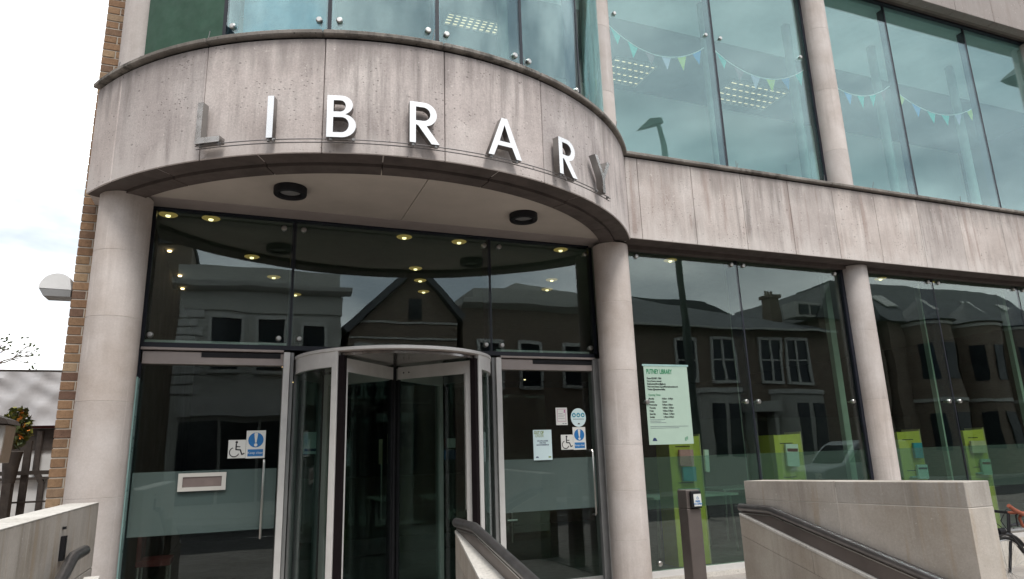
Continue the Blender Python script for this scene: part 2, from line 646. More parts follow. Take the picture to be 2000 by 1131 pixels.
# ------------------------------------------------------------------ ground
struct('road', MB().box(-400, 400, -400, -9.2, -.6, -.47), 'asphalt')
struct('pavement', MB().box(-60, 60, -9.2, 40, -.6, -.35), 'paving')
struct('far_pavement', MB().box(-60, 60, -20.0, -17.4, -.5, -.35), 'paving')
struct('ground', MB().box(-420, 420, -420, 420, -.9, -.61), 'paving')
lm = MB()
for i in range(-12, 14): lm.box(i * 4, i * 4 + 2, -13.35, -13.25, -.47, -.462)
struct('road_markings', lm, 'white_paint')
land = struct('entrance_landing', MB().box(-5.2, .0, -2.3, -.06, -.35, -.012), 'paving')
struct('entrance_landing', MB().box(.02, 2.4, -2.25, .02, -.35, -.006), 'paving')
stp = MB()
for i in range(2):
    stp.box(-5.06, -2.9, -2.3 - .4 * (i + 1), -2.3 - .4 * i, -.35, -.012 - .115 * (i + 1))
struct('entrance_steps', stp, 'paving')
struct('entrance_ramp', MB().prism([(-2.3, -.35), (-2.3, -.013), (-3.9, -.345), (-3.9, -.35)], 'x', -2.68, -.2), 'paving')

# ------------------------------------------------------------------ the library
B = thing('library_building', 'modern public library with curved stone canopy, round columns and large glazed front', 'building', (-2.7, 3, 0))
# curved fascia panels
ang = [-60.0, -52.2, -34.5, -16.6, 1.0, 18.7, 36.3, 55.2]
g = .055
for i in range(7):
    a0, a1 = ang[i] + g * (i > 0), ang[i + 1] - g * (i < 6)
    build('curved_fascia_panel', MB().arc(R - .16, R, a0, a1, ZB, ZC - .012, DC, 14), 'drum_stone', B, bevel=.006)
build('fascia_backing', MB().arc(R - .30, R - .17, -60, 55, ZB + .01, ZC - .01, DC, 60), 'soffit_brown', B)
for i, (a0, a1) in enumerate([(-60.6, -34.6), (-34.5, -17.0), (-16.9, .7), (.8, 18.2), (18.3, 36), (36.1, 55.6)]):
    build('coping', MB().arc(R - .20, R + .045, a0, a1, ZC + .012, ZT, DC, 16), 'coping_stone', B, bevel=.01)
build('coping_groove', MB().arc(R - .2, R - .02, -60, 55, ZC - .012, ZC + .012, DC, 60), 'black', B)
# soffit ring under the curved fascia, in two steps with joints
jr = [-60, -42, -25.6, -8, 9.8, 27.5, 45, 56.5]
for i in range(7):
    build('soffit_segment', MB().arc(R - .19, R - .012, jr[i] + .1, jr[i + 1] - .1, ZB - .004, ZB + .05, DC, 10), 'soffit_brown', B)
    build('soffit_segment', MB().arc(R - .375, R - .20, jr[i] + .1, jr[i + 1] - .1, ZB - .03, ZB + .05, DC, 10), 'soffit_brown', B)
# canopy ceiling: two boards meeting at a joint
def chord(x, r): 
    return DC[1] - math.sqrt(max(0, r * r - (x - DC[0]) ** 2))
def ceil_poly(xa, xb, r, yb):
    pts = []
    n = 24
    for i in range(n + 1):
        x = xa + (xb - xa) * i / n
        pts.append((x, min(yb, chord(x, r))))
    pts += [(xb, yb), (xa, yb)]
    return pts
xr = math.sqrt((R - .35) ** 2 - (DC[1] + .36) ** 2)
for xa, xb in ((DC[0] - xr + .01, -2.757), (-2.749, DC[0] + xr - .01)):
    build('ceiling_board', MB().prism(ceil_poly(xa, xb, R - .35, -.372), 'z', ZB + .02, ZB + .06), 'ceiling_render', B, smooth=False)
build('canopy_roof', MB().arc(.3, R - .19, -60, 55, ZC - .15, ZC - .02, DC, 40), 'soffit_brown', B)
# header over the entrance glass
build('entrance_header', MB().box(-5.62, .06, -.365, -.20, ZB + .018, 4.35), 'head_frame', B, bevel=.004)
build('entrance_header', MB().box(-5.62, .06, -.192, .05, ZB + .034, 4.35), 'head_frame', B, bevel=.004)
build('entrance_header', MB().box(-5.3, -.2, -.04, .06, ZB + .016, ZB + .033), 'dark_gasket', B)
# end return where the canopy meets the brick pier
pe = pol(-60, R)
build('canopy_return', MB().box(pe[0] + .03, pe[0] + .3, pe[1] + .02, .02, ZB, ZC - .02), 'drum_stone', B)
# straight fascia
fx = [.125, .31, 1.15, 1.98, 2.82, 3.66, 4.50, 5.42, 6.35, 7.38, 8.30, 9.2, 10.1, 11.0, 12.2, 13.4]
for i in range(len(fx) - 1):
    build('fascia_panel', MB().box(fx[i] + (.0025 if i else 0), fx[i + 1] - .0025, YF, YF + .16, ZB + .012, ZC - .012), 'fascia_stone', B, bevel=.005)
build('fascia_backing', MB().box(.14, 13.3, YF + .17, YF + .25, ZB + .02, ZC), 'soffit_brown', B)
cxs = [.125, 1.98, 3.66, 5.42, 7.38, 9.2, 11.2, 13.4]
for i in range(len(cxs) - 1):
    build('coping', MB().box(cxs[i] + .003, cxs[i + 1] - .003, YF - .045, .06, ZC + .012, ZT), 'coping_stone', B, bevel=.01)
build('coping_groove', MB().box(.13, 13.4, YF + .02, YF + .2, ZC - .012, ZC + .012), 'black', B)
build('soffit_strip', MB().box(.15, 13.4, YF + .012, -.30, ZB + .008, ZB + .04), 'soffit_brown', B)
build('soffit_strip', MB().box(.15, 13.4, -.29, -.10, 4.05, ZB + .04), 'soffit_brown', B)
# upper fascia and soffit at top right
ux = [3.0, 4.2, 5.3, 6.35, 7.4, 8.45, 9.5, 10.6, 11.8, 13.4]
for i in range(len(ux) - 1):
    build('fascia_panel', MB().box(ux[i] + .004, ux[i + 1] - .004, YF, YF + .16, 9.12, 10.4), 'fascia_stone', B, bevel=.006)
build('soffit_strip', MB().box(.3, 13.4, YF + .012, -.33, 9.128, 9.2), 'soffit_mid', B)
build('soffit_strip', MB().box(.3, 13.4, -.32, -.06, 9.155, 9.25), 'soffit_brown', B)
build('upper_wall', MB().box(-5.3, 13.4, -.3, .4, 9.62, 12.6), 'fascia_stone', B)
build('glazing_head', MB().box(.2, 13.4, -.25, -.12, 9.12, 9.154), 'dark_gasket', B)

# columns in stacked stone sections
def column(cx, cy, r, cuts, lab):
    col = None
    core = build('column', MB().lathe([(r - .0025, cuts[0]), (r - .0025, cuts[-1])], (cx, cy, 0), 40), 'joint_pale', B)
    for a, b in zip(cuts[:-1], cuts[1:]):
        build('column_section', MB().lathe([(r - .003, a + .001), (r, a + .003), (r, b - .003), (r - .003, b - .001)], (cx, cy, 0), 48), 'column_stone', core)
    return core
column(-5.488, -.283, .235, [-.36, .36, 1.24, 2.08, 2.86, 3.5, ZB - .006], 0)
column(0, -.249, .225, [-.36, -.05, .5, 1.05, 1.57, 2.45, 3.3, ZB - .03], 0)
column(4.194, -.25, .191, [-.36, .5, 1.3, 2.1, 3.1, ZB - .003], 0)
column(10.0, -.25, .191, [-.36, .5, 1.3, 2.1, 3.1, ZB - .003], 0)
column(-5.50, -.27, .205, [ZT + .004, 6.3, 7.4, 8.6], 0)
column(0, -.25, .20, [ZT + .004, 6.2, 7.2, 8.2, 9.1], 0)
column(4.18, -.25, .20, [ZT + .004, 5.95, 7.0, 8.1, 9.1], 0)
column(9.90, -.25, .20, [ZT + .004, 6.2, 7.2, 8.2, 9.1], 0)

# transom over the doors
for xa, xb, s0 in ((-5.27, -3.925, -4.72), (-1.475, -.2, -1.05)):
    build('transom', MB().box(xa, xb, -.05, .10, 2.625, 2.65), 'head_frame', B, bevel=.003)
    build('transom', MB().box(xa, xb, -.02, .10, 2.487, 2.612), 'head_frame', B, bevel=.003)
    build('closer_slot', MB().box(s0, xb - .03, -.026, .0, 2.56, 2.612), 'black', B)
build('transom', MB().box(-5.27, -.2, -.035, .02, 2.653, 2.70), 'dark_gasket', B)
build('transom_sill', MB().box(-5.25, -3.9, .03, .16, 2.70, 2.735), 'alu', B)
build('transom_sill', MB().box(-1.5, -.24, .03, .16, 2.70, 2.735), 'alu', B)
# jamb posts
for xa, xb, ya, yb, mt in ((-3.925, -3.862, -.09, .08, 'alu'), (-3.858, -3.822, -.06, .08, 'alu_dark'), (-1.548, -1.482, -.09, .08, 'alu'), (-1.592, -1.552, -.06, .08, 'alu_dark'),
                           (-.245, -.165, -.05, .10, 'alu_dark'), (-.160, -.135, -.07, .10, 'alu')):
    build('jamb_post', MB().box(xa, xb, ya, yb, -.01, 2.622 if xa < -.3 else 2.64), mt, B, bevel=.003)
# panes above the doors
def boltmesh():
    return MB().lathe([(0, -.028), (.022, -.027), (.030, -.018), (.031, 0), (.031, .02), (.012, .022), (.012, .09)], (0, 0, 0), 16, 'y')
bolt0 = None
def bolt(x, y, z, rz=0, parent=B, s=1):
    global bolt0
    if bolt0 is None:
        me_o = build('tmp', boltmesh(), 'steel')
        bolt0 = me_o.data
        bpy.data.objects.remove(me_o)
    o = bpy.data.objects.new('glass_bolt', bolt0)
    COL.objects.link(o)
    o.parent = parent
    o.location = Vector((x, y, z)) - ORG[root_of(parent).name]
    o.rotation_euler = (0, 0, rz)
    o.scale = (s, s, s)
for xa, xb in ((-5.25, -3.883), (-3.857, -1.583), (-1.557, -.19)):
    build('glass_pane', MB().box(xa, xb, 0, .012, 2.703, 4.105), 'glass_lower', B, smooth=False)
for x in (-3.87, -1.57):
    build('glazing_joint', MB().box(x - .012, x + .012, .001, .011, 2.703, 4.105), 'dark_gasket', B)
    build('glass_fin', MB().box(x - .026, x + .026, .016, .20, 2.703, 4.1), 'mullion_blue', B)
build('glazing_edge', MB().box(-5.30, -5.252, -.02, .06, -.01, 4.105), 'dark_gasket', B)
build('glazing_edge', MB().box(-.188, -.15, -.02, .06, 2.703, 4.105), 'dark_gasket', B)
for x in (-5.205, -3.985, -3.775, -1.64, -1.44, -.235):
    bolt(x, 0, 2.78)
for x in (-3.985, -3.775, -1.64, -1.44, -.235):
    bolt(x, .0, 4.02)

# side doors
def glass_door(xa, xb, hx, label):
    d = build('glass_door', MB().box(xa, xb, 0, .012, .02, 2.475), 'glass_door', B, smooth=False)
    d['label'] = label
    build('frosted_band', MB().box(xa + .005, xb - .005, .0135, .0155, .855, 1.442), 'frost_film', d, smooth=False)
    build('door_rail', MB().box(xa, xb, -.012, .024, -.008, .09), 'alu_dark', d)
    build('handle', MB().tube([(hx, -.002, .78), (hx, -.06, .78), (hx, -.075, .80), (hx, -.075, 1.50), (hx, -.06, 1.52), (hx, -.002, 1.52)], .012, 10), 'steel', d)
    return d
dl = glass_door(-5.245, -3.932, -4.065, 'clear glass side door left of the revolving door')
dr = glass_door(-1.475, -.252, -.33, 'clear glass side door right of the revolving door')
build('letterbox_frame', MB().box(-4.84, -4.41, -.02, -.0005, 1.250, 1.288).box(-4.84, -4.41, -.02, -.0005, 1.384, 1.420).box(-4.84, -4.80, -.02, -.0005, 1.288, 1.384).box(-4.45, -4.41, -.02, -.0005, 1.288, 1.384), 'letterbox', dl)
build('letterbox_flap', MB().box(-4.798, -4.452, -.010, -.001, 1.290, 1.382), 'letterbox_flap', dl)
# free glass edge beside the left column
gs = thing('glass_screen', 'narrow free-standing pane of green-edged glass beside the left column', 'glass screen', (-5.25, -.14, 0))
build('pane', MB().box(-5.262, -5.25, -.20, -.035, -.01, 2.335), 'glass_edge', gs, smooth=False)
build('clamp', MB().box(-5.275, -5.236, -.17, -.05, -.012, .06), 'steel', gs)

# right hand glazing, in the plane of the columns
YG = -.20
def gx_(x): return -4.3 + (x + 4.3) * .9644
def gz_(z): return 1.496 + (z - 1.496) * .9644
ZH = 4.046
for xa, xb, la, lb in ((.12, gx_(2.275), .17, .09), (gx_(2.30), 3.945, .09, .09), (4.375, gx_(6.31), .12, .10), (gx_(6.335), gx_(8.47), .11, .11), (gx_(8.495), gx_(10.6), .11, .11), (gx_(10.63), gx_(12.7), .11, .11)):
    build('glass_pane', MB().box(xa, xb, YG, YG + .012, .112, ZH), 'glass_right', B, smooth=False)
    build('frosted_band', MB().box(xa + .01, xb - .01, YG + .0135, YG + .0155, .805, 1.413), 'frost_green', B, smooth=False)
    for x in (xa + la, xb - lb):
        for z in (.19, 2.088, 3.985): bolt(x + (.12 if x < .4 else 0), YG, z)
for x in (gx_(2.2875), gx_(6.3225), gx_(8.4825), gx_(10.615)):
    build('glazing_joint', MB().box(x - .012, x + .012, YG + .001, YG + .011, .112, ZH), 'dark_gasket', B)
    build('glass_fin', MB().box(x - .022, x + .022, YG + .016, YG + .22, .112, ZH), 'mullion_blue', B)
for x in (2.2875, 4.17, 6.3225, 8.4825, 10.615):
    build('inner_post', MB().box(x + .16, x + .28, .46, .54, 0, ZB + .07), 'post_grey_green', B)
build('glazing_joint', MB().box(3.95, 4.0, YG - .03, YG + .05, .112, ZH), 'dark_gasket', B)
build('glazing_sill', MB().box(.2, 13.4, YG - .045, YG + .05, .047, .110), 'alu', B)
build('plinth', MB().box(.2, 13.4, YG - .06, YG + .15, -.35, .045), 'white_top_stone', B)
build('inner_floor', MB().box(.2, 13.4, YG + .16, .03, -.30, -.012), 'inner_floor', B)
build('inner_ceiling', MB().box(.2, 13.4, YG + .02, .14, ZB + .08, ZB + .2), 'inner_ceiling', B)
build('floor_slab', MB().box(.2, 13.4, YG + .02, .14, ZB + .21, ZT - .02), 'upper_wall', B)
build('upper_ceiling', MB().box(.1, 13.4, YG + .02, .16, 9.045, 9.3), 'upper_ceiling_pale', B)

# upper curved glazing
RU = 3.35
ua = [-52.3, -34.3, -16.75, .75, 17.3, 34.8, 43.5, 50.5]
for i in range(7):
    build('curved_glass_pane' if i else 'green_panel', MB().arc(RU - .012, RU, ua[i] + .16, ua[i + 1] - .16, ZT + .004, 9.4, DC, 20), 'glass_upper' if i else 'green_blind', B)
    for a in (ua[i] + 1.6, ua[i + 1] - 1.6):
        if i in (1, 2, 3, 4):
            q = pol(a, RU)
            bolt(q[0], q[1], 5.53, R_(a), s=1.0)
for i in range(1, 7):
    if i == 6: continue
    build('glazing_mullion', MB().arc(RU - .16, RU - .014, ua[i] - .62, ua[i] + .62, ZT + .002, 9.4, DC, 2), 'mullion_blue', B)
    build('glazing_joint', MB().arc(RU - .013, RU + .004, ua[i] - .3, ua[i] + .3, ZT + .002, 9.4, DC, 2), 'dark_gasket', B)
build('blue_reflection_sheet', MB().arc(RU - .24, RU - .22, -33.6, -17.3, ZT, 9.3, DC, 10), 'reflection_blue', B)  # sheet added behind the pane; its blue imitates a reflection in the glass
build('canopy_top', MB().arc(.5, R - .21, -60, 54, ZT - .05, ZT - .004, DC, 40), 'coping_stone', B)
build('curved_glazing_head', MB().arc(RU - .2, RU + .15, -53, 52, 9.41, 10.2, DC, 40), 'fascia_stone', B)
# upper flat glazing
for xa, xb in ((.10, gx_(2.31)), (gx_(2.345), 3.94), (4.385, gx_(6.34)), (gx_(6.375), gx_(8.50)), (gx_(8.535), gx_(10.5)), (gx_(10.53), gx_(12.8))):
    build('glass_pane', MB().box(xa, xb, YG, YG + .012, ZT, 9.118), 'glass_upper', B, smooth=False)
    for x in (xa + .12 + (.14 if xa < .3 else 0), xb - .12):
        for z in (5.41, 7.634):
            if xa < 4: bolt(x, YG, z)
for x in (gx_(2.3275), gx_(6.3575), gx_(8.5175), gx_(10.515)):
    build('glazing_mullion', MB().box(x - .032, x + .032, YG + .016, YG + .12, ZT, 9.118), 'mullion_blue', B)
    build('glazing_joint', MB().box(x - .018, x + .018, YG - .001, YG + .014, ZT, 9.118), 'dark_gasket', B)
build('glazing_mullion', MB().box(3.942, 3.985, YG - .02, YG + .08, ZT, 9.118), 'dark_gasket', B)
build('glazing_sill', MB().box(.15, 13.4, YG - .05, YG + .06, ZT + .001, ZT + .03), 'mullion_blue', B)

# interior shells
build('inner_ceiling', MB().box(-5.5, 13.4, .14, 16, ZB + .08, ZB + .2), 'inner_ceiling', B)
build('floor_slab', MB().box(-5.5, 13.4, .14, 16, ZB + .21, ZT - .02), 'upper_wall', B)
build('floor_slab', MB().arc(.3, R - .45, -58, 52, ZB + .3, ZC - .16, DC, 30), 'inner_ceiling', B)
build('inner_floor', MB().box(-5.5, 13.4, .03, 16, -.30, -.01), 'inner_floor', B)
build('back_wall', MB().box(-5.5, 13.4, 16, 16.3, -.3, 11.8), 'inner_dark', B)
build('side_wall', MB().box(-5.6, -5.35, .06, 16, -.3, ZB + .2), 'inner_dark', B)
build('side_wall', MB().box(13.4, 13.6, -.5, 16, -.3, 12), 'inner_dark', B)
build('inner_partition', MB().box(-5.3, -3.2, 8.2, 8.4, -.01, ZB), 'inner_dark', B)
build('inner_partition', MB().box(.6, 3.4, 7.0, 7.2, -.01, 3.0), 'inner_brown', B)
build('inner_partition', MB().box(5, 13, 6.2, 6.4, -.01, 2.2), 'inner_dark', B)
build('upper_back_wall', MB().box(-5.5, 13.4, 3.75, 3.95, ZT, 9.2), 'upper_wall', B)
build('upper_ceiling', MB().box(-5.5, 13.4, 1.60, 3.74, 9.06, 9.3), 'upper_ceiling', B)
build('upper_ceiling', MB().box(-5.5, 13.4, .16, 1.58, 9.04, 9.3), 'upper_ceiling_pale', B)
build('upper_ceiling', MB().arc(.005, RU - .2, -90, 90, 9.035, 9.3, DC, 50), 'upper_ceiling_pale', B)
build('upper_ceiling', MB().box(-5.5, 13.4, 1.46, 1.62, 9.06, 9.3), 'upper_ceiling_pale', B)
build('upper_side_wall', MB().box(-5.75, -5.5, .05, 4, ZT, 9.3), 'upper_wall', B)
for x in (-1.0, 2.75, 4.62, 6.75, 8.95):
    build('inner_post', MB().lathe([(.08, ZT), (.08, 9.03)], (x, .75, 0), 20), 'upper_mid', B)
build('roof', MB().box(-5.9, 13.6, .4, 16.3, 11.8, 12.2), 'dark_block', B)
build('upper_bulkhead', MB().box(7.2, 8.0, 3.0, 3.7, 6.6, 7.9), 'upper_wall', B)

# brick pier at the left corner
bw = build('brick_pier', MB().box(-5.913, -5.45, .006, .6, -.35, 12.0), 'mortar', B)
zc, CH = -.35, .0888
bm = {}
def brick(x0, x1, y0, y1, z):
    key = (round(x1 - x0, 3), round(y1 - y0, 3))
    off = ORG[B.name]
    if key not in bm:
        o = build('brick', MB().box(0, x1 - x0, 0, y1 - y0, 0, CH - .011), 'brick', None, bevel=.004)
        bm[key] = o.data
        bpy.data.objects.remove(o)
    o = bpy.data.objects.new('brick', bm[key])
    COL.objects.link(o)
    o.parent = bw
    j = lambda s: random.uniform(-s, s)
    o.location = Vector((x0 + j(.0012), y0 + j(.002), z + j(.001))) - off
    o.rotation_euler = (0, j(.004), j(.004))
k = 0
while zc < 8.6:
    if k % 2 == 0:
        brick(-5.92, -5.669, 0, .12, zc); brick(-5.657, -5.54, 0, .12, zc)
    else:
        brick(-5.92, -5.803, 0, .25, zc); brick(-5.791, -5.54, 0, .12, zc)
    zc += CH
    k += 1
build('side_brickwork', MB().box(-5.915, -5.62, .27, 16.2, -.35, 12.0), 'side_brick', B)

# bird spikes on the coping
for (x, y) in [pol(-55, R - .02), pol(-50.3, R - .1), pol(-35.5, R - .05), pol(-1, R), pol(15.8, R - .02), pol(33.2, R - .04), pol(45.5, R), (1.98, -.5), (2.02, -.45), (3.6, -.5), (4.55, -.52), (6.55, -.5), (8.2, -.5)]:
    build('bird_spike', MB().tube([(x, y, ZT - .005), (x + random.uniform(-.02, .03), y - .02, ZT + .13)], .004, 5), 'alu_dark', B)

# ------------------------------------------------------------------ LIBRARY sign
SG = thing('library_sign', 'brushed steel capital letters reading LIBRARY on twin rods round the curved fascia', 'sign', (DC[0], -2.07, 4.17))
H, T = .395, .054
def arcpts(cx, cz, rx, rz, a0, a1, n=14):
    return [(cx + rx * math.cos(R_(a0 + (a1 - a0) * i / n)), cz + rz * math.sin(R_(a0 + (a1 - a0) * i / n))) for i in range(n + 1)]
def D(x0, xs, x1, z0, z1):
    """D outline: flat left at x0, straight until xs, round to x1"""
    zc = (z0 + z1) / 2
    return [(x0, z0)] + arcpts(xs, zc, x1 - xs, (z1 - z0) / 2, -90, 90) + [(x0, z1)]
def letter(ch):
    if ch == 'L': return [[(0, 0), (.235, 0), (.235, T), (T, T), (T, H), (0, H)]]
    if ch == 'I': return [[(0, 0), (T, 0), (T, H), (0, H)]]
    if ch == 'B':
        zm = .215
        lo = arcpts(.13, (zm + .004) / 2, .118, (zm + .004) / 2, -90, 75)
        up = arcpts(.115, (zm - .004 + H) / 2, .102, (H - zm + .004) / 2, -68, 90)
        outer = [(0, 0)] + lo + up + [(0, H)]
        return [outer, D(T, .125, .187, T * .85, zm - .026)[::-1], D(T, .112, .158, zm + .026, H - T * .85)[::-1]]
    if ch == 'R':
        zm = .165
        up = arcpts(.125, (zm + H) / 2, .118, (H - zm) / 2, -62, 90)
        outer = [(0, 0), (T, 0), (T, zm + .012), (.075, zm + .004), (.195, 0), (.268, 0), (.150, zm + .004)] + up + [(0, H)]
        return [outer, D(T, .118, .185, zm + .05, H - T * .85)[::-1]]
    if ch == 'A':
        w = .36
        outer = [(0, 0), (.057, 0), (.103, .11), (w - .103, .11), (w - .057, 0), (w, 0), (w / 2 + .031, H), (w / 2 - .031, H)]
        k = (w / 2 - .066) / (H * .90)
        return [outer, [(.122, .155), (w / 2, .158 + .125 + .045), (w - .122, .155)][::-1]]
    if ch == 'Y':
        w = .33
        return [[(w / 2 - T / 2, 0), (w / 2 + T / 2, 0), (w / 2 + T / 2, .17), (w, H), (w - .062, H), (w / 2, .225), (.062, H), (0, H), (w / 2 - T / 2, .17)]]
DEP = .078
rl = R + .035
for ch, a, w in (('L', -34.0, .235), ('I', -23.75, T), ('B', -15.75, .25), ('R', -4.6, .268), ('A', 7.0, .36), ('R', 20.3, .268), ('Y', 29.9, .33)):
    am = a + math.degrees(w / 2 / rl)
    p = pol(am, rl + DEP / 2)
    # local x axis tangent
    tx, ty = math.cos(R_(am)), math.sin(R_(am))
    shape2d('letter', letter(ch), DEP, 'letter_steel', SG, (p[0] - tx * w / 2, p[1] - ty * w / 2, 4.188), R_(am))
    for s in (.12, .88):
        q = pol(a + math.degrees(w * s / rl), rl + .03)
        build('standoff', MB().box(q[0] - .012, q[0] + .012, q[1] - .04, q[1] - .01, 4.166, 4.187), 'alu_dark', SG)
for z, r in ((4.174, R + .10), (4.150, R + .085)):
    build('rod', MB().tube([pol(a * .5 - 34, r) + (z,) for a in range(0, 139)], .005, 6), 'rail_steel', SG)

# ------------------------------------------------------------------ revolving door
RC = (-2.715, .093)
RR = 1.09
RD = thing('revolving_door', 'glass revolving door with pale metal frame and four wings under a round canopy', 'revolving door', (RC[0], RC[1], 0))
build('canopy_rim', MB().arc(RR - .045, RR + .012, -86, 86, 2.553, 2.586, RC, 60), 'alu', RD, bevel=.003)
build('canopy_drum', MB().arc(RR - .05, RR, -90, -45.6, 2.40, 2.553, RC, 20), 'alu', RD)
build('canopy_drum', MB().arc(RR - .05, RR, 45.6, 90, 2.40, 2.553, RC, 20), 'alu', RD)
build('canopy_top', MB().arc(.01, RR - .03, -90, 90, 2.545, 2.575, RC, 50).arc(.01, RR - .03, 90, 270, 2.545, 2.575, RC, 50), 'head_frame', RD)
build('canopy_soffit', MB().arc(.01, RR - .06, -180, 180, 2.515, 2.54, RC, 80), 'soffit_mirror', RD)
for s in (-1, 1):
    for a, wd, mt in ((44.2, 1.8, 'alu'), (88, 1.2, 'alu_dark')):
        build('drum_post', MB().arc(RR - .055, RR + .004, s * a - wd, s * a + wd, -.01, 2.553 if a < 50 else 2.55, RC, 4), mt, RD, bevel=.003)
    build('drum_post', MB().arc(RR - .07, RR - .01, s * 40.6 - 1.6, s * 40.6 + 1.6, -.01, 2.51, RC, 3), 'brush', RD)
    a0, a1 = sorted((s * 46.2, s * 86.6))
    build('curved_pane', MB().arc(RR - .03, RR - .02, a0, a1, .09, 2.40, RC, 20), 'glass_door', RD)
    build('drum_base', MB().arc(RR - .05, RR, a0, a1, -.01, .09, RC, 16), 'alu_dark', RD)
    # rear quadrants inside the lobby
    a2, a3 = sorted((s * 91, s * 136))
    build('curved_pane', MB().arc(RR - .03, RR - .02, a2, a3, .09, 2.40, RC, 20), 'glass_door', RD)
    build('canopy_drum', MB().arc(RR - .05, RR, a2, a3, 2.40, 2.54, RC, 16), 'alu_dark', RD)
    build('drum_post', MB().arc(RR - .055, RR + .004, s * 137 - 1.6, s * 137 + 1.6, -.01, 2.55, RC, 4), 'alu_dark', RD)
def wing(rz, lab=None):
    w = build('wing', MB(), 'alu', RD) if False else None
    def tr(mb):
        c, s = math.cos(rz), math.sin(rz)
        mb.v = [(RC[0] + x * c - y * s, RC[1] + x * s + y * c, z) for x, y, z in mb.v]
        return mb
    L_ = RR - .085
    fr = build('wing_frame', tr(MB().box(.06, L_, -.02, .02, 2.36, 2.495).box(.06, L_, -.02, .02, 0, .10).box(L_ - .07, L_, -.0205, .0205, .0, 2.495)), 'alu', RD)
    build('wing_stile', tr(MB().box(.052, .075, -.014, .014, .10, 2.36)), 'black', fr)
    build('wing_pane', tr(MB().box(.075, L_ - .065, -.005, .005, .09, 2.365)), 'glass_wing', fr, smooth=False)
    build('wing_brush', tr(MB().box(L_ + .001, L_ + .04, -.008, .008, .02, 2.49)), 'brush', fr)
    for x in (.10, .17): build('bolt', tr(MB().lathe([(.009, -.0235), (.009, -.0205)], (x + .04, 0, 2.43), 10, 'y')), 'black', fr)
    return fr
W1 = [wing(R_(a)) for a in (-132.5, -47.5, 42.5, 132.5)]
build('push_bar', MB().tube([(-1.985 - .085, -.52, .95), (-1.985 - .115, -.60, .97), (-1.985 - .115, -.60, 2.35), (-1.985 - .085, -.52, 2.37)], .013, 10), 'steel', W1[1])
build('centre_shaft', MB().lathe([(.022, 0), (.022, 2.51)], (RC[0], RC[1], 0), 16), 'black', RD)
build('door_sticker', MB().box(-3.62, -3.45, .86, .864, 1.58, 1.83), 'paper_blue', RD)
build('door_sticker', MB().box(-3.60, -3.47, .855, .859, 1.61, 1.64), 'ink_navy', RD)

# ------------------------------------------------------------------ stickers and notices on the doors
def board(name, label, cat, x0, x1, z0, z1, y, m, group=None):
    t = thing(name, label, cat, ((x0 + x1) / 2, y, z0), group)
    build('sheet', MB().box(x0, x1, y - .003, y, z0, z1), m, t, smooth=False)
    return t
def wheelchair(name, label, x0, x1, z0, z1, y):
    t = board(name, label, 'sign', x0, x1, z0, z1, y, 'paper_white', 'wheelchair stickers on the glass doors')
    w, h = x1 - x0, z1 - z0
    P = lambda a, b: (x0 + a * w, y - .0036, z0 + b * h)
    mb = MB()
    def disc(a, b, r, n=20):
        c = P(a, b)
        mb.prism([(c[0] + r * math.cos(2 * math.pi * i / n), c[2] + r * math.sin(2 * math.pi * i / n)) for i in range(n)], 'y', y - .0045, y - .0031)
    def stroke(pts, t_):
        for (a, b), (c, d) in zip(pts[:-1], pts[1:]):
            p, q = Vector((x0 + a * w, z0 + b * h)), Vector((x0 + c * w, z0 + d * h))
            u = (q - p).normalized()
            n_ = Vector((-u.y, u.x)) * t_ / 2
            e = u * t_ * .25
            mb.prism([tuple(p - e + n_), tuple(p - e - n_), tuple(q + e - n_), tuple(q + e + n_)], 'y', y - .0045 - .0001 * len(mb.v) / 8, y - .0031)
    disc(.47, .87, .075 * w)
    stroke([(.45, .78), (.45, .47), (.70, .45), (.80, .20), (.93, .25)], .075 * w)
    stroke([(.46, .63), (.68, .62)], .055 * w)
    stroke([(.36 + .27 * math.cos(R_(a)), .33 + .25 * math.sin(R_(a))) for a in range(110, 346, 12)], .05 * w)
    build('wheelchair_symbol', mb, 'ink_black', t, smooth=False)
    return t
def keepclear(name, label, x0, x1, z0, z1, y):
    t = board(name, label, 'sign', x0, x1, z0, z1, y, 'paper_white', 'keep clear stickers on the glass doors')
    w, h = x1 - x0, z1 - z0
    cx, cz = (x0 + x1) / 2, z0 + .655 * h
    r = .40 * w
    n = 28
    build('blue_disc', MB().prism([(cx + r * math.cos(2 * math.pi * i / n), cz + r * math.sin(2 * math.pi * i / n)) for i in range(n)], 'y', y - .0045, y - .0031), 'sign_blue', t, smooth=False)
    build('exclamation_mark', MB().prism([(cx - .035 * w, cz - .14 * w), (cx + .035 * w, cz - .14 * w), (cx + .10 * w, cz + .34 * w), (cx + .05 * w, cz + .385 * w), (cx - .05 * w, cz + .385 * w), (cx - .10 * w, cz + .34 * w)], 'y', y - .0055, y - .0046)
          .prism([(cx + .09 * w * math.cos(2 * math.pi * i / 14), cz - .265 * w + .09 * w * math.sin(2 * math.pi * i / 14)) for i in range(14)], 'y', y - .0055, y - .0046), 'paper_white', t, smooth=False)
    build('blue_panel', MB().box(x0 + .1 * w, x1 - .1 * w, y - .0045, y - .0031, z0 + .07 * h, z0 + .32 * h), 'sign_blue', t, smooth=False)
    text('lettering', 'Keep clear', .185 * w, cx, y - .0048, z0 + .255 * h, 'paper_white', t, align='CENTER')
    return t
wheelchair('wheelchair_sticker', 'square wheelchair sticker on the left glass door above the letterbox', -4.41, -4.246, 1.55, 1.73, -.0008)
keepclear('keep_clear_sticker', 'blue and white Keep clear sticker on the left glass door above its pull handle', -4.244, -4.06, 1.545, 1.82, -.0008)
wheelchair('wheelchair_sticker', 'square wheelchair sticker on the right glass door beside the paper notice', -.712, -.552, 1.537, 1.712, -.0008)
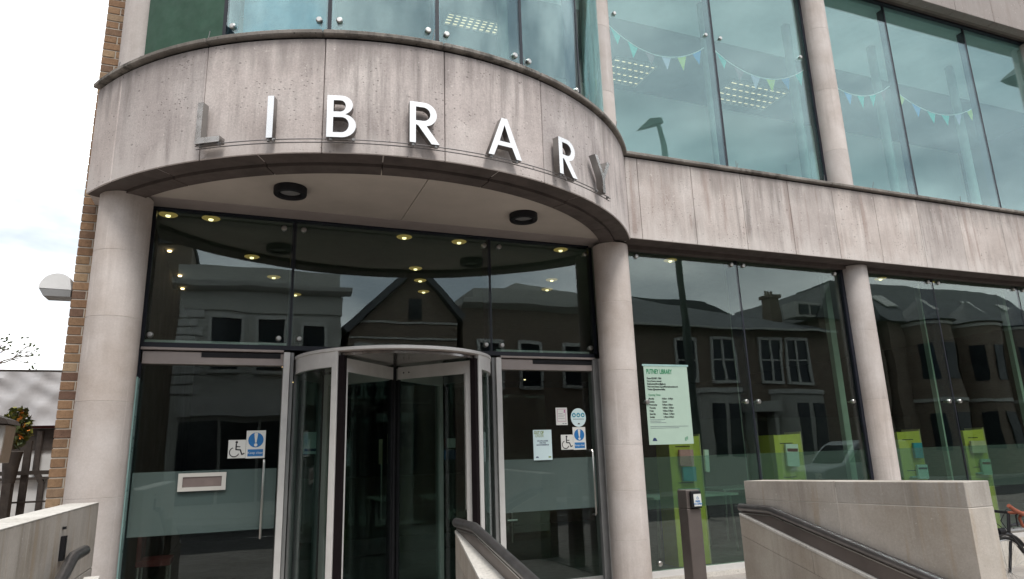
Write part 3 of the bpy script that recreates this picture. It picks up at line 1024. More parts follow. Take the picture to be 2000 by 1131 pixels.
keepclear('keep_clear_sticker', 'blue and white Keep clear sticker on the right glass door under the round sticker', -.550, -.378, 1.532, 1.80, -.0008)
t = thing('round_sticker', 'round pale sticker with three blue symbols high on the right glass door', 'sticker', (-.462, 0, 1.83))
build('disc', MB().prism([(-.462 + .103 * math.cos(2 * math.pi * i / 40), 1.915 + .112 * math.sin(2 * math.pi * i / 40)) for i in range(40)], 'y', -.003, -.0006), 'paper_blue', t, smooth=False)
for i in range(3):
    cx = -.522 + i * .060
    build('symbol', MB().prism([(cx + .026 * math.cos(2 * math.pi * q / 20), 1.945 + .027 * math.sin(2 * math.pi * q / 20)) for q in range(20)], 'y', -.0045, -.0031), 'teal_blue', t, smooth=False)
    build('glyph', MB().box(cx - .012, cx + .012, -.0052, -.0046, 1.933, 1.948).box(cx - .005, cx + .004, -.0052, -.0046, 1.950, 1.958), 'paper_white', t, smooth=False)
build('print_line', MB().box(-.535, -.385, -.0040, -.0031, 1.893, 1.899), 'ink_navy', t)
build('emblem', MB().prism([(-.478, 1.833), (-.446, 1.833), (-.452, 1.848), (-.470, 1.848)], 'y', -.0040, -.0031), 'ink_black', t, smooth=False)
t = board('ribbon_notice', 'small white notice with a magenta ribbon left of the round sticker', 'notice', -.765, -.612, 1.828, 2.035, -.0008, 'paper_white')
build('border', MB().box(-.745, -.632, -.0045, -.0031, 2.015, 2.018).box(-.745, -.632, -.0045, -.0031, 1.870, 1.873).box(-.745, -.742, -.0045, -.0031, 1.8731, 2.0149).box(-.635, -.632, -.0045, -.0031, 1.8731, 2.0149), 'magenta', t)
build('ribbon', MB().prism([(-.660, 1.975), (-.654, 1.975), (-.640, 2.005), (-.648, 2.010)], 'y', -.0055, -.0046).prism([(-.648, 1.973), (-.642, 1.975), (-.650, 2.008), (-.657, 2.004)], 'y', -.0068, -.0057), 'magenta', t, smooth=False)
build('print_lines', MB().box(-.735, -.675, -.0045, -.0031, 1.962, 1.966).box(-.735, -.645, -.0045, -.0031, 1.945, 1.948).box(-.735, -.66, -.0045, -.0031, 1.930, 1.933).box(-.735, -.65, -.0045, -.0031, 1.905, 1.908).box(-.68, -.66, -.0045, -.0031, 1.842, 1.85).box(-.65, -.625, -.0045, -.0031, 1.842, 1.85), 'ink_grey', t)
t = board('out_of_order_notice', 'pale paper OUT OF ORDER notice taped left of the wheelchair sticker on the right door', 'notice', -1.075, -.835, 1.425, 1.775, -.0008, 'paper_blue')
text('lettering', 'OUT OF', .047, -1.062, -.004, 1.765, 'ink_olive', t, sx=.72, bold=.002)
text('lettering', 'ORDER', .047, -1.048, -.004, 1.728, 'ink_olive', t, sx=.72)
text('lettering', 'WE APOLOGISE\nFOR THE\nINCONVENIENCE', .020, -.955, -.004, 1.655, 'ink_navy', t, align='CENTER', bold=.0008, line=1.15)
build('emblem', MB().prism([(-1.05, 1.452), (-1.01, 1.452), (-1.02, 1.468), (-1.042, 1.468)], 'y', -.0045, -.0031), 'ink_navy', t, smooth=False)
build('emblem', MB().box(-.885, -.850, -.0045, -.0031, 1.450, 1.466), 'ink_olive', t, smooth=False)

# opening hours poster on the right hand glazing
px0, px1, pz0, pz1 = gx_(.565), gx_(1.245), gz_(1.565), gz_(2.575)
t = board('opening_hours_poster', 'tall pale green opening hours poster headed PUTNEY LIBRARY on the glass beside the middle column', 'poster', px0, px1, pz0, pz1, YG - .002, 'paper_green')
yt = YG - .0065
build('holder_rail', MB().box(px0 - .02, px1 + .02, YG - .008, YG - .0005, pz1 + .001, pz1 + .025), 'glass_edge', t)
text('lettering', 'PUTNEY LIBRARY', .082, px0 + .035, yt, pz1 - .03, 'ink_green', t, sx=.60, bold=.0022)
text('lettering', 'Phone 020 8871 7090\nOut of hours renewal\nEmail putneylibrary@gll.org\nWeb www.better.org.uk/libraries/wandsworth\nTwitter @wandsworthlibs', .031, px0 + .035, yt, pz1 - .14, 'ink_black', t, sx=.78, line=1.12, bold=.0008)
text('lettering', 'Opening Times', .036, px0 + .04, yt, pz1 - .345, 'ink_green', t, sx=.8)
text('lettering', 'Monday\nTuesday\nWednesday\nThursday\nFriday\nSaturday\nSunday', .031, px0 + .04, yt, pz1 - .395, 'ink_black', t, sx=.8, line=1.22, bold=.0006)
text('lettering', '9.00am - 8.00pm\nClosed\n9.00am-5.00pm\n9.00am - 8.00pm\n9.00am-5.00pm\n9.00am - 5.00pm\n1.00pm-5.00pm', .031, px0 + .235, yt, pz1 - .395, 'ink_black', t, sx=.8, line=1.22, bold=.0006)
build('print_lines', MB().box(px0 + .04, px0 + .26, yt, yt + .003, pz1 - .672, pz1 - .667).box(px0 + .04, px0 + .2, yt, yt + .003, pz1 - .69, pz1 - .685).box(px0 + .04, px0 + .27, yt, yt + .003, pz1 - .709, pz1 - .704).box(px0 + .035, px1 - .06, yt, yt + .003, pz1 - .756, pz1 - .751).box(px0 + .035, px1 - .2, yt, yt + .003, pz1 - .775, pz1 - .77), 'ink_grey', t)
build('emblem', MB().prism([(px0 + .05, pz0 + .045), (px0 + .12, pz0 + .045), (px0 + .10, pz0 + .080), (px0 + .07, pz0 + .085)], 'y', yt, yt + .003), 'ink_navy', t, smooth=False)
text('lettering', 'gll', .06, px1 - .13, yt, pz0 + .10, 'ink_green', t)

# ------------------------------------------------------------------ canopy lights
for x, y, l in ((-3.985, -.975, 'black ring ceiling light in the canopy soffit, above the left glass door'), (-1.49, -.935, 'black ring ceiling light in the canopy soffit, nearer the middle column')):
    z = ZB + .019
    t = thing('canopy_light', l, 'ceiling light', (x, y, z), 'round lights in the canopy ceiling')
    build('rim', MB().lathe([(.105, 0), (.105, -.06), (.112, -.072), (.152, -.072), (.158, -.06), (.158, 0)], (x, y, z), 40), 'black', t)
    build('diffuser', MB().lathe([(0, -.040), (.104, -.035), (.104, -.01), (0, -.01)], (x, y, z), 30), 'alu_dark', t)

# recessed downlights in the lobby ceiling
def downlight(x, y, lab, hot=False):
    z = ZB + .078
    t = thing('downlight', lab, 'ceiling light', (x, y, z), 'small round downlights in the lobby ceiling')
    if not hot: build('dish', MB().lathe([(0, -.006), (.075, -.010), (.080, -.012), (.095, -.004), (.095, 0)], (x, y, z), 22), 'downlight_dish', t)
    build('bulb', MB().lathe([(0, -.034), (.022, -.028), (.028, -.013)], (x, y, z), 14), 'hot_lamp' if hot else 'downlight', t)
dls = [(-4.75, .32), (-5.18, .32), (-4.3, 1.75), (-3.98, 2.75), (-3.6, 3.8), (-2.55, .38), (-1.84, .38), (-2.08, 1.75), (-1.85, 2.4), (-1.62, 3.1), (-.42, .34), (.14, 1.85), (.33, 2.45), (1.36, .38), (5.52, .38), (6.66, .38)]
nm = ['just inside the top of the left glass', 'hard beside the left column', 'over the left side door', 'in the second row over the left side door', 'in the third row over the left side door',
      'in the middle of the entrance glass', 'right of the middle of the entrance glass', 'in the second row over the revolving door', 'in the third row over the revolving door', 'in the fourth row over the revolving door',
      'nearest the middle column', 'in the second row near the middle column', 'in the third row near the middle column', 'above the opening hours poster', 'just right of the right column', 'behind the last ground floor pane']
for (x, y), s in zip(dls, nm): downlight(x, y, 'small warm downlight ' + s)
for i, (x, y) in enumerate([(-5.28, 1.7), (-5.25, 2.95), (-5.27, 3.75)]):
    downlight(x, y, 'small hot orange downlight by the left wall, ' + ['front', 'middle', 'rear'][i] + ' one of three', True)
def spot(x, y, z, lab, m='hot_lamp'):
    t = thing('spot_lamp', lab, 'spot lamp', (x, y, z), 'tiny spot lamps deep in the lobby')
    build('bulb', MB().lathe([(0, -.02), (.028, -.012), (.03, 0)], (x, y, z), 12), m, t)
    build('housing', MB().lathe([(.034, 0), (.036, .08), (.01, .09), (.01, max(.1, ZB + .08 - z))], (x, y, z), 12), 'black', t)
spot(-3.55, 8.0, 3.53, 'tiny orange spot lamp behind the top right corner of the left door')
spot(-3.35, 7.6, 3.15, 'faint orange spot lamp below the brighter one behind the left door')
spot(-.70, 9.9, 3.46, 'tiny cool spot lamp seen through the centre of the revolving door', 'tube')
spot(2.6, 9.0, 3.42, 'tiny yellow spot lamp seen through the right glass door', 'downlight')
spot(-.2, 12, 2.35, 'dim red lamp low in the lobby behind the revolving door')

# fluorescent louvre lights upstairs
def louvre(x, y, w, d, lab, z=9.055, n=7):
    t = thing('louvre_light', lab, 'ceiling light', (x, y, z), 'louvred fluorescent lights upstairs')
    build('housing', MB().box(x, x + w, y, y + .012, z - .03, z).box(x, x + w, y + d - .012, y + d, z - .03, z).box(x, x + .012, y + .012, y + d - .012, z - .03, z).box(x + w - .012, x + w, y + .012, y + d - .012, z - .03, z), 'alu', t)
    for i in range(4):
        yy = y + d * (i + .5) / 4
        build('tube', MB().tube([(x + .02, yy, z - .012), (x + w - .02, yy, z - .012)], .008, 6), 'tube', t)
    b = MB()
    for i in range(1, n): b.box(x + w * i / n - .022, x + w * i / n + .022, y + .013, y + d - .013, z - .05, z - .028)
    build('blades', b, 'alu_dark', t)
louvre(2.15, 2.65, .95, .85, 'louvred fluorescent light upstairs behind the bunting, left pane of the middle bay')
louvre(4.95, 2.60, 1.5, .85, 'long louvred fluorescent light upstairs, right pane beside the column', n=9)
louvre(-1.35, 2.4, 1.0, .32, 'faint louvred light upstairs behind the curved glazing', n=8)
louvre(-4.1, 2.1, .45, .9, 'louvred light upstairs near the blue patterned pane at the left', n=4)

# bunting
def bunting(x0, z0, x1, z1, sag, cols, lab, y=.42):
    t = thing('bunting', lab, 'bunting', (x0, y, z0), 'strings of bunting inside the upper windows')
    pts = []
    for i in range(25):
        s = i / 24
        pts.append((x0 + (x1 - x0) * s, y, z0 + (z1 - z0) * s - sag * 4 * s * (1 - s)))
    build('string', MB().tube(pts, .009, 5), 'string_white', t)
    n = len(cols)
    for i, c in enumerate(cols):
        s = (i + .5) / n
        s0, s1 = s - .05, s + .05
        f = lambda q: (x0 + (x1 - x0) * q, z0 + (z1 - z0) * q - sag * 4 * q * (1 - q) - .008)
        (a, az), (b, bz) = f(s0), f(s1)
        mx_, mz = (a + b) / 2 + random.uniform(-.02, .02), (az + bz) / 2 - .235
        j = random.uniform(-.03, .03)
        v = [(a, y - .004, az), (b, y + .004, bz), (mx_, y + j, mz), (a, y - .001, az), (b, y + .007, bz), (mx_, y + j + .003, mz)]
        build('flag', MB().add(v, [(0, 1, 2), (5, 4, 3), (0, 3, 4, 1), (1, 4, 5, 2), (2, 5, 3, 0)]), 'flag_' + c, t, smooth=False)
bunting(.60, 7.96, 2.42, 7.90, .36, ['teal', 'teal', 'maroon', 'lilac', 'yellow', 'blue'], 'teal, lilac and yellow bunting in the upper pane right of the curved glazing')
bunting(2.60, 7.93, 4.60, 7.95, .37, ['teal', 'maroon', 'lilac', 'yellow', 'blue', 'teal'], 'bunting in the upper pane left of the white column, lilac flag in its dip')
bunting(4.75, 7.98, 6.62, 7.98, .35, ['yellow', 'yellow', 'blue', 'teal', 'teal', 'maroon'], 'bunting in the upper pane right of the white column, two teal flags together')
bunting(6.68, 7.96, 9.0, 7.98, .36, ['yellow', 'blue', 'teal', 'teal', 'lilac', 'yellow'], 'bunting at the far right upper pane, between the last two mullions')

# leaflet stands
def stand(x, lab, w=.48, h=1.67, g2='lime green leaflet stands by the window'):
    y = .50
    t = thing('leaflet_stand', lab, 'leaflet stand', (x + w / 2, y, 0), g2)
    build('front_panel', MB().prism([(x, 0), (x + w, 0), (x + w, h), (x, h - .015)], 'y', y, y + .018), 'lime', t, smooth=False)
    build('side_panel', MB().box(x + w + .001, x + w + .018, y - .005, y + .32, 0, h + .03), 'lime_edge', t)
    build('side_panel', MB().box(x - .018, x - .001, y - .0, y + .32, 0, h - .01), 'lime', t)
    for z in (h - .14, h - .62, h - 1.10):
        build('slot', MB().box(x + .08, x + w - .16, y - .003, y - .0005, z, z + .012), 'black', t)
    build('holder', MB().box(x + .10, x + .36, y - .05, y - .004, h - .72, h - .70), 'glass_edge', t)
    return t
stand(1.17, 'lime green leaflet stand behind the opening hours poster')
stand(2.99, 'lime green leaflet stand left of the right column, above the parapet')
stand(5.48, 'lime green leaflet stand just right of the right column')
stand(7.01, 'lime green leaflet stand farthest right, past the end of the parapet')
def leaflet(x, z, w, h, m, lab, band=None, rot=.04, y=.44):
    t = thing('leaflet_pack', lab, 'leaflets', (x, y, z), 'leaflets in the green stands')
    k = h * rot
    v = [(x, z + k), (x + w, z), (x + w + k, z + h), (x + k * .3, z + h + k * .4)]
    build('sheets', MB().prism(v, 'y', y, y + .035), m, t, smooth=False)
    if band:
        v = [(x + .02, z + h * .68), (x + w - .01, z + h * .66), (x + w, z + h * .80), (x + .02, z + h * .82)]
        build('cover_print', MB().prism(v, 'y', y - .002, y - .0002), band, t, smooth=False)
leaflet(1.27, 1.27, .22, .22, 'pink', 'pink leaflets at the top of the green stand behind the poster')
leaflet(1.30, 1.07, .21, .19, 'teal_blue', 'blue leaflets below the pink ones behind the poster')
leaflet(1.22, .72, .32, .26, 'paper_green', 'pale leaflet holder low on the stand behind the push button post')
leaflet(1.68, 1.18, .06, .30, 'paper_white', 'white leaflet leaning at the side of the stand behind the poster')
leaflet(3.12, 1.20, .22, .32, 'paper_white', 'white leaflets with red print in the stand left of the right column', 'red')
leaflet(3.24, .88, .18, .12, 'pink', 'striped pink leaflet low in the stand left of the right column')
leaflet(5.72, 1.24, .18, .24, 'teal_blue', 'teal leaflets in the stand right of the right column')
leaflet(5.72, .92, .22, .22, 'paper_blue', 'pale blue round-printed leaflets low in the stand right of the right column', 'ink_navy')
leaflet(7.06, 1.28, .34, .20, 'paper_buff', 'buff and brown leaflets fanned at the top of the farthest green stand')
leaflet(7.22, .92, .22, .26, 'paper_green', 'pale green leaflets low in the farthest green stand', 'red')

# tables inside
for x, y, lab in ((1.9, 1.2, 'white topped table inside behind the opening hours poster'), (3.9, 2.2, 'white topped table deep inside behind the right column')):
    t = thing('table', lab, 'table', (x, y, 0))
    build('tabletop', MB().box(x - .6, x + .9, y, y + .8, .80, .83), 'paper_white', t)
    for dx in (-.5, .8):
        for dy in (.08, .72): build('leg', MB().tube([(x + dx, y + dy, .8), (x + dx * 1.06, y + dy, 0)], .018, 6), 'steel', t)
t = thing('red_chair', 'dark red chair just inside the left glass door', 'chair', (-5.1, .8, 0))
build('seat', MB().box(-5.22, -4.9, .7, 1.1, .50, .56), 'red', t)
build('backrest', MB().box(-5.22, -5.18, .7, 1.1, .57, 1.0), 'red', t)
for dx in (-5.2, -4.93):
    for dy in (.72, 1.07): build('leg', MB().tube([(dx, dy, .5), (dx, dy, 0)], .015, 6), 'steel', t)

# inner glass screen with pull handles
t = thing('inner_glass_doors', 'dim inner pair of glass doors with long steel handles beyond the revolving door', 'door', (-2.2, 4.0, 0))
for xa, xb in ((-3.6, -2.02), (-2.0, -.3)):
    build('pane', MB().box(xa, xb, 4.0, 4.012, .02, 2.9), 'glass_door', t, smooth=False)
build('frame', MB().box(-3.68, -3.61, 3.97, 4.05, 0, 2.95).box(-.29, -.22, 3.97, 4.05, 0, 2.95).box(-3.68, -.22, 3.97, 4.05, 2.951, 3.02), 'black', t)
for x in (-2.12, -1.86): build('handle', MB().tube([(x, 3.92, .55), (x, 3.92, 1.45)], .014, 8), 'steel', t)
t = thing('inner_door_handle', 'tall steel door pull with cross lever seen through the right glass door', 'door handle', (-.2, 2.2, 0))
build('bar', MB().tube([(-.52, 2.2, .25), (-.52, 2.2, 1.3)], .014, 8), 'steel', t)
build('lever', MB().tube([(-.60, 2.19, .56), (-.44, 2.19, .56)], .024, 8), 'steel', t)
build('side_glass', MB().box(-.9, .1, 2.22, 2.23, 0, 2.4), 'glass_door', t, smooth=False)
for i, (x, z, m, lab) in enumerate([(-1.72, 1.62, 'red', 'small red safety sign deep in the lobby'), (-1.58, 1.62, 'paper_white', 'small white no entry sign beside the red one in the lobby'), (-1.72, 1.46, 'sign_blue', 'small blue safety sign under the red one in the lobby'), (-1.58, 1.46, 'ink_navy', 'small navy mandatory sign, lower right of four in the lobby')]):
    tag(build('safety_sign', MB().box(x, x + .12, 1.9, 1.904, z, z + .13), m, None, (x, 1.9, z)), lab, 'sign', 'safety signs inside the lobby')
for i, x in enumerate((-2.28, -2.15)):
    tag(build('pale_booklet', MB().box(x, x + .055, 3.3, 3.33, 1.42, 1.80 + .08 * i), 'paper_buff', None, (x, 3.3, 1.42)), ['pale upright booklet seen left of its taller pair through the revolving door', 'taller pale upright booklet seen through the revolving door'][i], 'booklet')
build('reception_desk', MB().box(-3.2, .2, 6.5, 7.3, 0, 1.15), 'inner_brown', B)

# ------------------------------------------------------------------ parapets, sloped walls, handrails
def blockwall(name, label, loc, blocks, m='parapet_stone', top=None):
    t = thing(name, label, 'wall', loc)
    for b in blocks: build('stone_block', b, m, t, bevel=.004)
    if top: build('top_face', top, 'white_top_stone', t)
    return t
# tall right parapet
t = thing('stone_parapet', 'tall square-topped stone parapet to the right of the handrail', 'wall', (.25, -3.4, -.35))
PX0, PX1, PY0, PY1 = .03, .265, -2.30, -4.40
build('stone_core', MB().box(PX0 + .003, PX1 - .003, PY1 + .003, PY0 - .003, -.35, 1.17), 'joint_pale', t)
def pblock(ya, yb, za, zb, ka=0, kb=0):
    """block whose bed and top fall slightly towards the door"""
    f = lambda z, k, y: z + k * (PY0 - y)
    return MB().prism([(ya, f(za, ka, ya)), (ya, f(zb, kb, ya)), (yb, f(zb, kb, yb)), (yb, f(za, ka, yb))], 'x', PX0, PX1)
build('stone_block', pblock(PY0, -3.348, 1.037, 1.197, .019, .019), 'parapet_stone', t, bevel=.0015)
build('stone_block', pblock(-3.352, PY1, 1.037, 1.197, .019, .019), 'parapet_stone', t, bevel=.004)
build('stone_block', pblock(PY0, -3.348, .30, 1.033, 0, .019), 'parapet_stone', t, bevel=.0015)
build('stone_block', pblock(-3.352, PY1, .30, 1.033, 0, .019), 'parapet_stone', t, bevel=.0015)
build('stone_block', pblock(PY0, PY1, -.35, .296), 'parapet_stone', t, bevel=.0015)
# sloped walls
def wedge(x0, x1, a, b, la, lb, ha, hb, taper, y0):
    """piece of wall between y=a and y=b, low/high z at each end; left face leans out by taper per metre from y0"""
    xa, xb = x0 - taper * (y0 - a), x0 - taper * (y0 - b)
    return MB().add([(xa, a, la), (x1, a, la), (x1, a, ha), (xa, a, ha), (xb, b, lb), (x1, b, lb), (x1, b, hb), (xb, b, hb)],
                    [(0, 1, 2, 3), (4, 7, 6, 5), (0, 4, 5, 1), (1, 5, 6, 2), (2, 6, 7, 3), (3, 7, 4, 0)])
def slope_wall(x0, x1, y0, y1, z0, k, label, m='low_wall_stone', tp=0):
    t = thing('sloped_wall', label, 'wall', ((x0 + x1) / 2, y0, -.35))
    zt = lambda y: z0 - k * (y0 - y)
    ym = y0 - 1.12
    c = .19
    for a, b in ((y0, ym + .002), (ym - .002, y1)):
        build('coping_stone', wedge(x0 - .004, x1 + .001, a, b, zt(a) - .022, zt(b) - .022, zt(a), zt(b), tp, y0), 'white_top_stone', t, bevel=.002)
    for a, b in ((y0, ym + .3015), (ym + .2985, y1)):
        build('stone_block', wedge(x0, x1, a, b, zt(a) - c, zt(b) - c, zt(a) - .0235, zt(b) - .0235, tp, y0), m, t, bevel=.002)
    for a, b in ((y0, ym + .0015), (ym - .0015, y1)):
        build('stone_block', wedge(x0, x1, a, b, -.35, -.35, zt(a) - c - .003, zt(b) - c - .003, tp, y0), m, t, bevel=.002)
slope_wall(-.035, .022, -2.27, -4.0, .92, .262, 'low stone wall with sloping top in front of the tall parapet')
slope_wall(-2.715, -2.69, -2.24, -4.6, .945, .195, 'low stone wall with sloping speckled top in front of the revolving door', tp=.14)
slope_wall(-5.13, -5.05, -2.5, -4.3, .86, .28, 'small sloping stone wall under the left handrail')
def handrail(x, ya, yb, yc, za, zc_, label, plate=None):
    t = thing('handrail', label, 'handrail', (x, ya, za - .1), 'steel handrails on the entrance walls')
    k = (za - zc_) / (yb - yc)
    build('rail', MB().tube([(x, ya + .02, za), (x, yb + .03, za), (x, yb - .03, za - .012), (x, yc, zc_)], .034, 16), 'rail_steel', t)
    if plate:
        z0, kk, y0 = plate
        f = lambda y: z0 - kk * (y0 - y) + .001
        xs = x - .006
        build('plate', MB().prism([(ya, f(ya)), (ya, za - .02), (yb, za - .03), (yc, zc_ - .03), (yc, f(yc))], 'x', xs, xs + .012), 'plate_steel', t, smooth=False)
        build('fixing_strip', MB().prism([(ya - .02, za - .045), (yb, za - .045), (yc, zc_ - .045), (yc, zc_ - .052), (yb, za - .052), (ya - .02, za - .052)], 'x', xs - .008, xs - .0003), 'steel', t, smooth=False)
handrail(.0, -2.27, -2.66, -4.7, .965, .965 - .24 * 2.04, 'dark steel handrail on the sloping wall in front of the tall parapet', (.92, .262, -2.27))
handrail(-2.70, -2.24, -2.70, -4.6, 1.0, 1.0 - .20 * 1.9, 'dark steel handrail in front of the revolving door', (.945, .195, -2.24))
handrail(-5.2, -2.2, -2.52, -4.2, .98, .98 - .38 * 1.62, 'short steel handrail by the left parapet')
# left parapet
t = thing('stone_parapet', 'pale-topped stone parapet running up to the left column', 'wall', (-5.42, -3, -.35))
build('stone_block', MB().box(-5.49, -5.28, -5.6, -1.33, .78, 1.238), 'parapet_stone', t, bevel=.004)
build('stone_block', MB().box(-5.49, -5.28, -3.0, -1.33, -.35, .775), 'parapet_stone', t, bevel=.004)
build('stone_block', MB().box(-5.49, -5.28, -5.6, -3.004, -.35, .775), 'parapet_stone', t, bevel=.004)
build('capping', MB().box(-5.492, -5.278, -5.6, -1.328, 1.239, 1.243), 'white_top_stone', t)
build('rail_bracket', MB().box(-5.278, -5.255, -2.50, -2.44, .96, 1.10).box(-5.2779, -5.262, -2.485, -2.455, 1.14, 1.155), 'black', t)

# push button post
t = thing('push_button_post', 'brushed steel push-button post with black head and disabled access plate', 'post', (-.02, -1.3, -.01))
x0, x1, y0, y1 = -.02 + .03, .145 + .03, -1.42, -1.26
build('shaft', MB().box(x0, x1, y0, y1, -.012, .90), 'plate_steel', t, bevel=.006)
build('shaft_cap', MB().box(x0, x1, y0, y1, .902, 1.085), 'plate_steel', t, bevel=.006)
build('button_housing', MB().box(x0 + .035, x1 - .004, y0 - .035, y0 - .001, .905, 1.075), 'black', t, bevel=.008)
build('plate', MB().box(x0 + .06, x1 - .015, y0 - .04, y0 - .0355, .925, 1.045), 'paper_white', t)
text('lettering', 'PRESS\nTO OPEN', .026, x0 + .105, y0 - .0412, .985, 'sign_blue', t, align='CENTER', bold=.0008, sx=.9)
mb = MB()
cx, cz = x0 + .105, 1.012
mb.tube([(cx + .011 * math.cos(R_(a)), y0 - .0412, cz - .007 + .011 * math.sin(R_(a))) for a in range(110, 345, 20)], .0018, 5)
mb.tube([(cx, y0 - .0412, cz + .012), (cx, y0 - .0412, cz), (cx + .009, y0 - .0412, cz - .001), (cx + .014, y0 - .0412, cz - .014)], .002, 5)
build('wheelchair_symbol', mb, 'sign_blue', t)

# wall lamp on the brick side
t = thing('wall_lamp', 'half-round pale wall lamp sticking out of the brick side wall', 'wall lamp', (-6.0, .02, 3.13))
hd = [(-6.185 + 0, 3.195)] + [(-6.045 + .15 * math.cos(R_(a)), 3.20 + .155 * math.sin(R_(a))) for a in range(180, -1, -12) if -6.045 + .15 * math.cos(R_(a)) < -5.925] + [(-5.925, 3.195)]
build('hood', MB().prism(hd[1:], 'y', -.02, .20), 'lamp_white', t)
build('lens', MB().prism([(-6.19, 3.194), (-5.925, 3.194), (-5.925, 3.125), (-6.15, 3.125)], 'y', -.018, .198), 'alu_dark', t)

# ------------------------------------------------------------------ bicycle on its stand, right edge
bk = thing('bicycle', 'black bicycle with orange taped handlebar parked beyond the parapet', 'bicycle', (4.6, -2.0, -.35))
gx, gy, gz = 3.82, -2.0, -.35
def wheel(cx):
    w = build('wheel', MB(), 'tyre', bk) if False else build('tyre', MB().tube([(cx + .37 * math.cos(R_(a)), gy, gz + .39 + .37 * math.sin(R_(a))) for a in range(0, 360, 12)], .017, 8, closed=True), 'tyre', bk)
    build('rim', MB().tube([(cx + .345 * math.cos(R_(a)), gy, gz + .39 + .345 * math.sin(R_(a))) for a in range(0, 360, 12)], .009, 6, closed=True), 'steel', w)
    s = MB()
    for a in range(0, 360, 20): s.tube([(cx, gy + (.02 if a % 40 else -.02), gz + .39), (cx + .34 * math.cos(R_(a)), gy, gz + .39 + .34 * math.sin(R_(a)))], .0015, 3)
    build('spokes', s, 'alu_dark', w)
wheel(gx); wheel(gx + 1.15)
HX = gx + .12
fr = MB()
for a, b, r in (((gx, .39), (HX + .02, .80), .016), ((HX, .78), (gx + .50, .36), .020), ((HX + .03, .88), (gx + .72, .92), .018), ((gx + .50, .36), (gx + .70, 1.0), .018), ((gx + .50, .36), (gx + 1.15, .39), .012), ((gx + .72, .88), (gx + 1.15, .39), .011), ((HX - .01, .80), (HX + .05, 1.02), .018)):
    fr.tube([(a[0], gy, gz + a[1]), (b[0], gy, gz + b[1])], r, 8)
build('frame', fr, 'bike_black', bk)
for s, m in ((-1, 'orange_tape'), (1, 'bike_black')):
    hb = [(HX + .05, gy, gz + 1.02), (HX + .05, gy + s * .20, gz + 1.03), (HX - .07, gy + s * .22, gz + 1.03), (HX - .12, gy + s * .22, gz + .98), (HX - .10, gy + s * .23, gz + .90), (HX + .05, gy + s * .24, gz + .86)]
    build('handlebar', MB().tube(hb, .017, 8), m, bk)
    build('brake_lever', MB().tube([(HX - .09, gy + s * .22, gz + 1.05), (HX - .17, gy + s * .22, gz + 1.02), (HX - .17, gy + s * .22, gz + .90)], .010, 6), 'bike_black', bk)
    build('cable', MB().tube([(HX - .12, gy + s * .22, gz + 1.04), (HX - .20, gy + s * .15, gz + 1.08), (HX - .18, gy + s * .05, gz + .95), (HX, gy, gz + .8)], .004, 5), 'black', bk)
build('bar_end', MB().tube([(HX - .30, gy - .25, gz + 1.13), (HX - .22, gy - .25, gz + 1.08), (HX - .10, gy - .25, gz + 1.03), (HX + .1, gy - .25, gz + 1.02)], [.022, .023, .023, .022], 10), 'orange_tape', bk)
build('saddle', MB().tube([(gx + .56, gy, gz + 1.02), (gx + .66, gy, gz + 1.03), (gx + .84, gy, gz + 1.04)], [.02, .035, .075], 10), 'black', bk)
build('reflector', MB().box(gx - .12, gx + .02, gy - .08, gy - .02, gz + .10, gz + .17), 'orange_plastic', bk)
build('mudguard', MB().tube([(gx + .41 * math.cos(R_(a)), gy, gz + .39 + .41 * math.sin(R_(a))) for a in range(40, 200, 10)], .022, 6), 'bike_black', bk)
build('lamp', MB().lathe([(.0, -.05), (.035, -.05), (.035, .05), (0, .06)], (HX - .14, gy, gz + .83), 14, 'x'), 'black', bk)
t = thing('bicycle_stand', 'grey tubular bicycle stand behind the parapet end', 'bicycle stand', (4.6, -1.7, -.35))
build('hoop', MB().tube([(3.75, -1.7, -.35), (3.75, -1.7, .36), (3.80, -1.7, .42), (5.0, -1.7, .42), (5.05, -1.7, .36), (5.05, -1.7, -.35)], .03, 10), 'steel', t)
build('foot_plate', MB().lathe([(.09, 0), (.09, .008)], (3.75, -1.7, -.35), 16), 'steel', t)

# ------------------------------------------------------------------ things seen past the left end of the building
t = thing('wrapped_building', 'low white building behind, upper storey wrapped in grey sheeting', 'building', (-9.5, 12, -.35))
build('wall', MB().box(-14, -7.2, 12, 18, -.35, 2.55), 'white_render', t)
build('roof', MB().box(-14.2, -7.1, 11.9, 18.1, 3.78, 3.86), 'timber_dark', t)
build('upper_wall', MB().box(-13.9, -7.2, 12.05, 18, 2.56, 3.77), 'white_render', t)
build('band', MB().box(-14, -7.2, 11.95, 12.0, 1.95, 2.45), 'timber_dark', t)
build('red_edge', MB().box(-14, -7.2, 11.9, 11.96, 2.47, 2.51), 'red', t)
build('downpipe', MB().tube([(-8.6, 11.9, -.35), (-8.6, 11.9, 1.2), (-8.75, 11.9, 1.5), (-8.75, 11.9, 2.4)], .07, 8), 'timber_dark', t)
build('downpipe', MB().tube([(-8.3, 11.9, -.35), (-8.35, 11.9, 1.2)], .05, 8), 'timber_dark', t)
build('ledge', MB().box(-14, -7.2, 11.85, 11.99, 1.28, 1.34), 'timber_dark', t)
build('mast', MB().tube([(-7.95, 11.9, 3.86), (-7.95, 11.9, 4.3)], .03, 6), 'timber_dark', t)
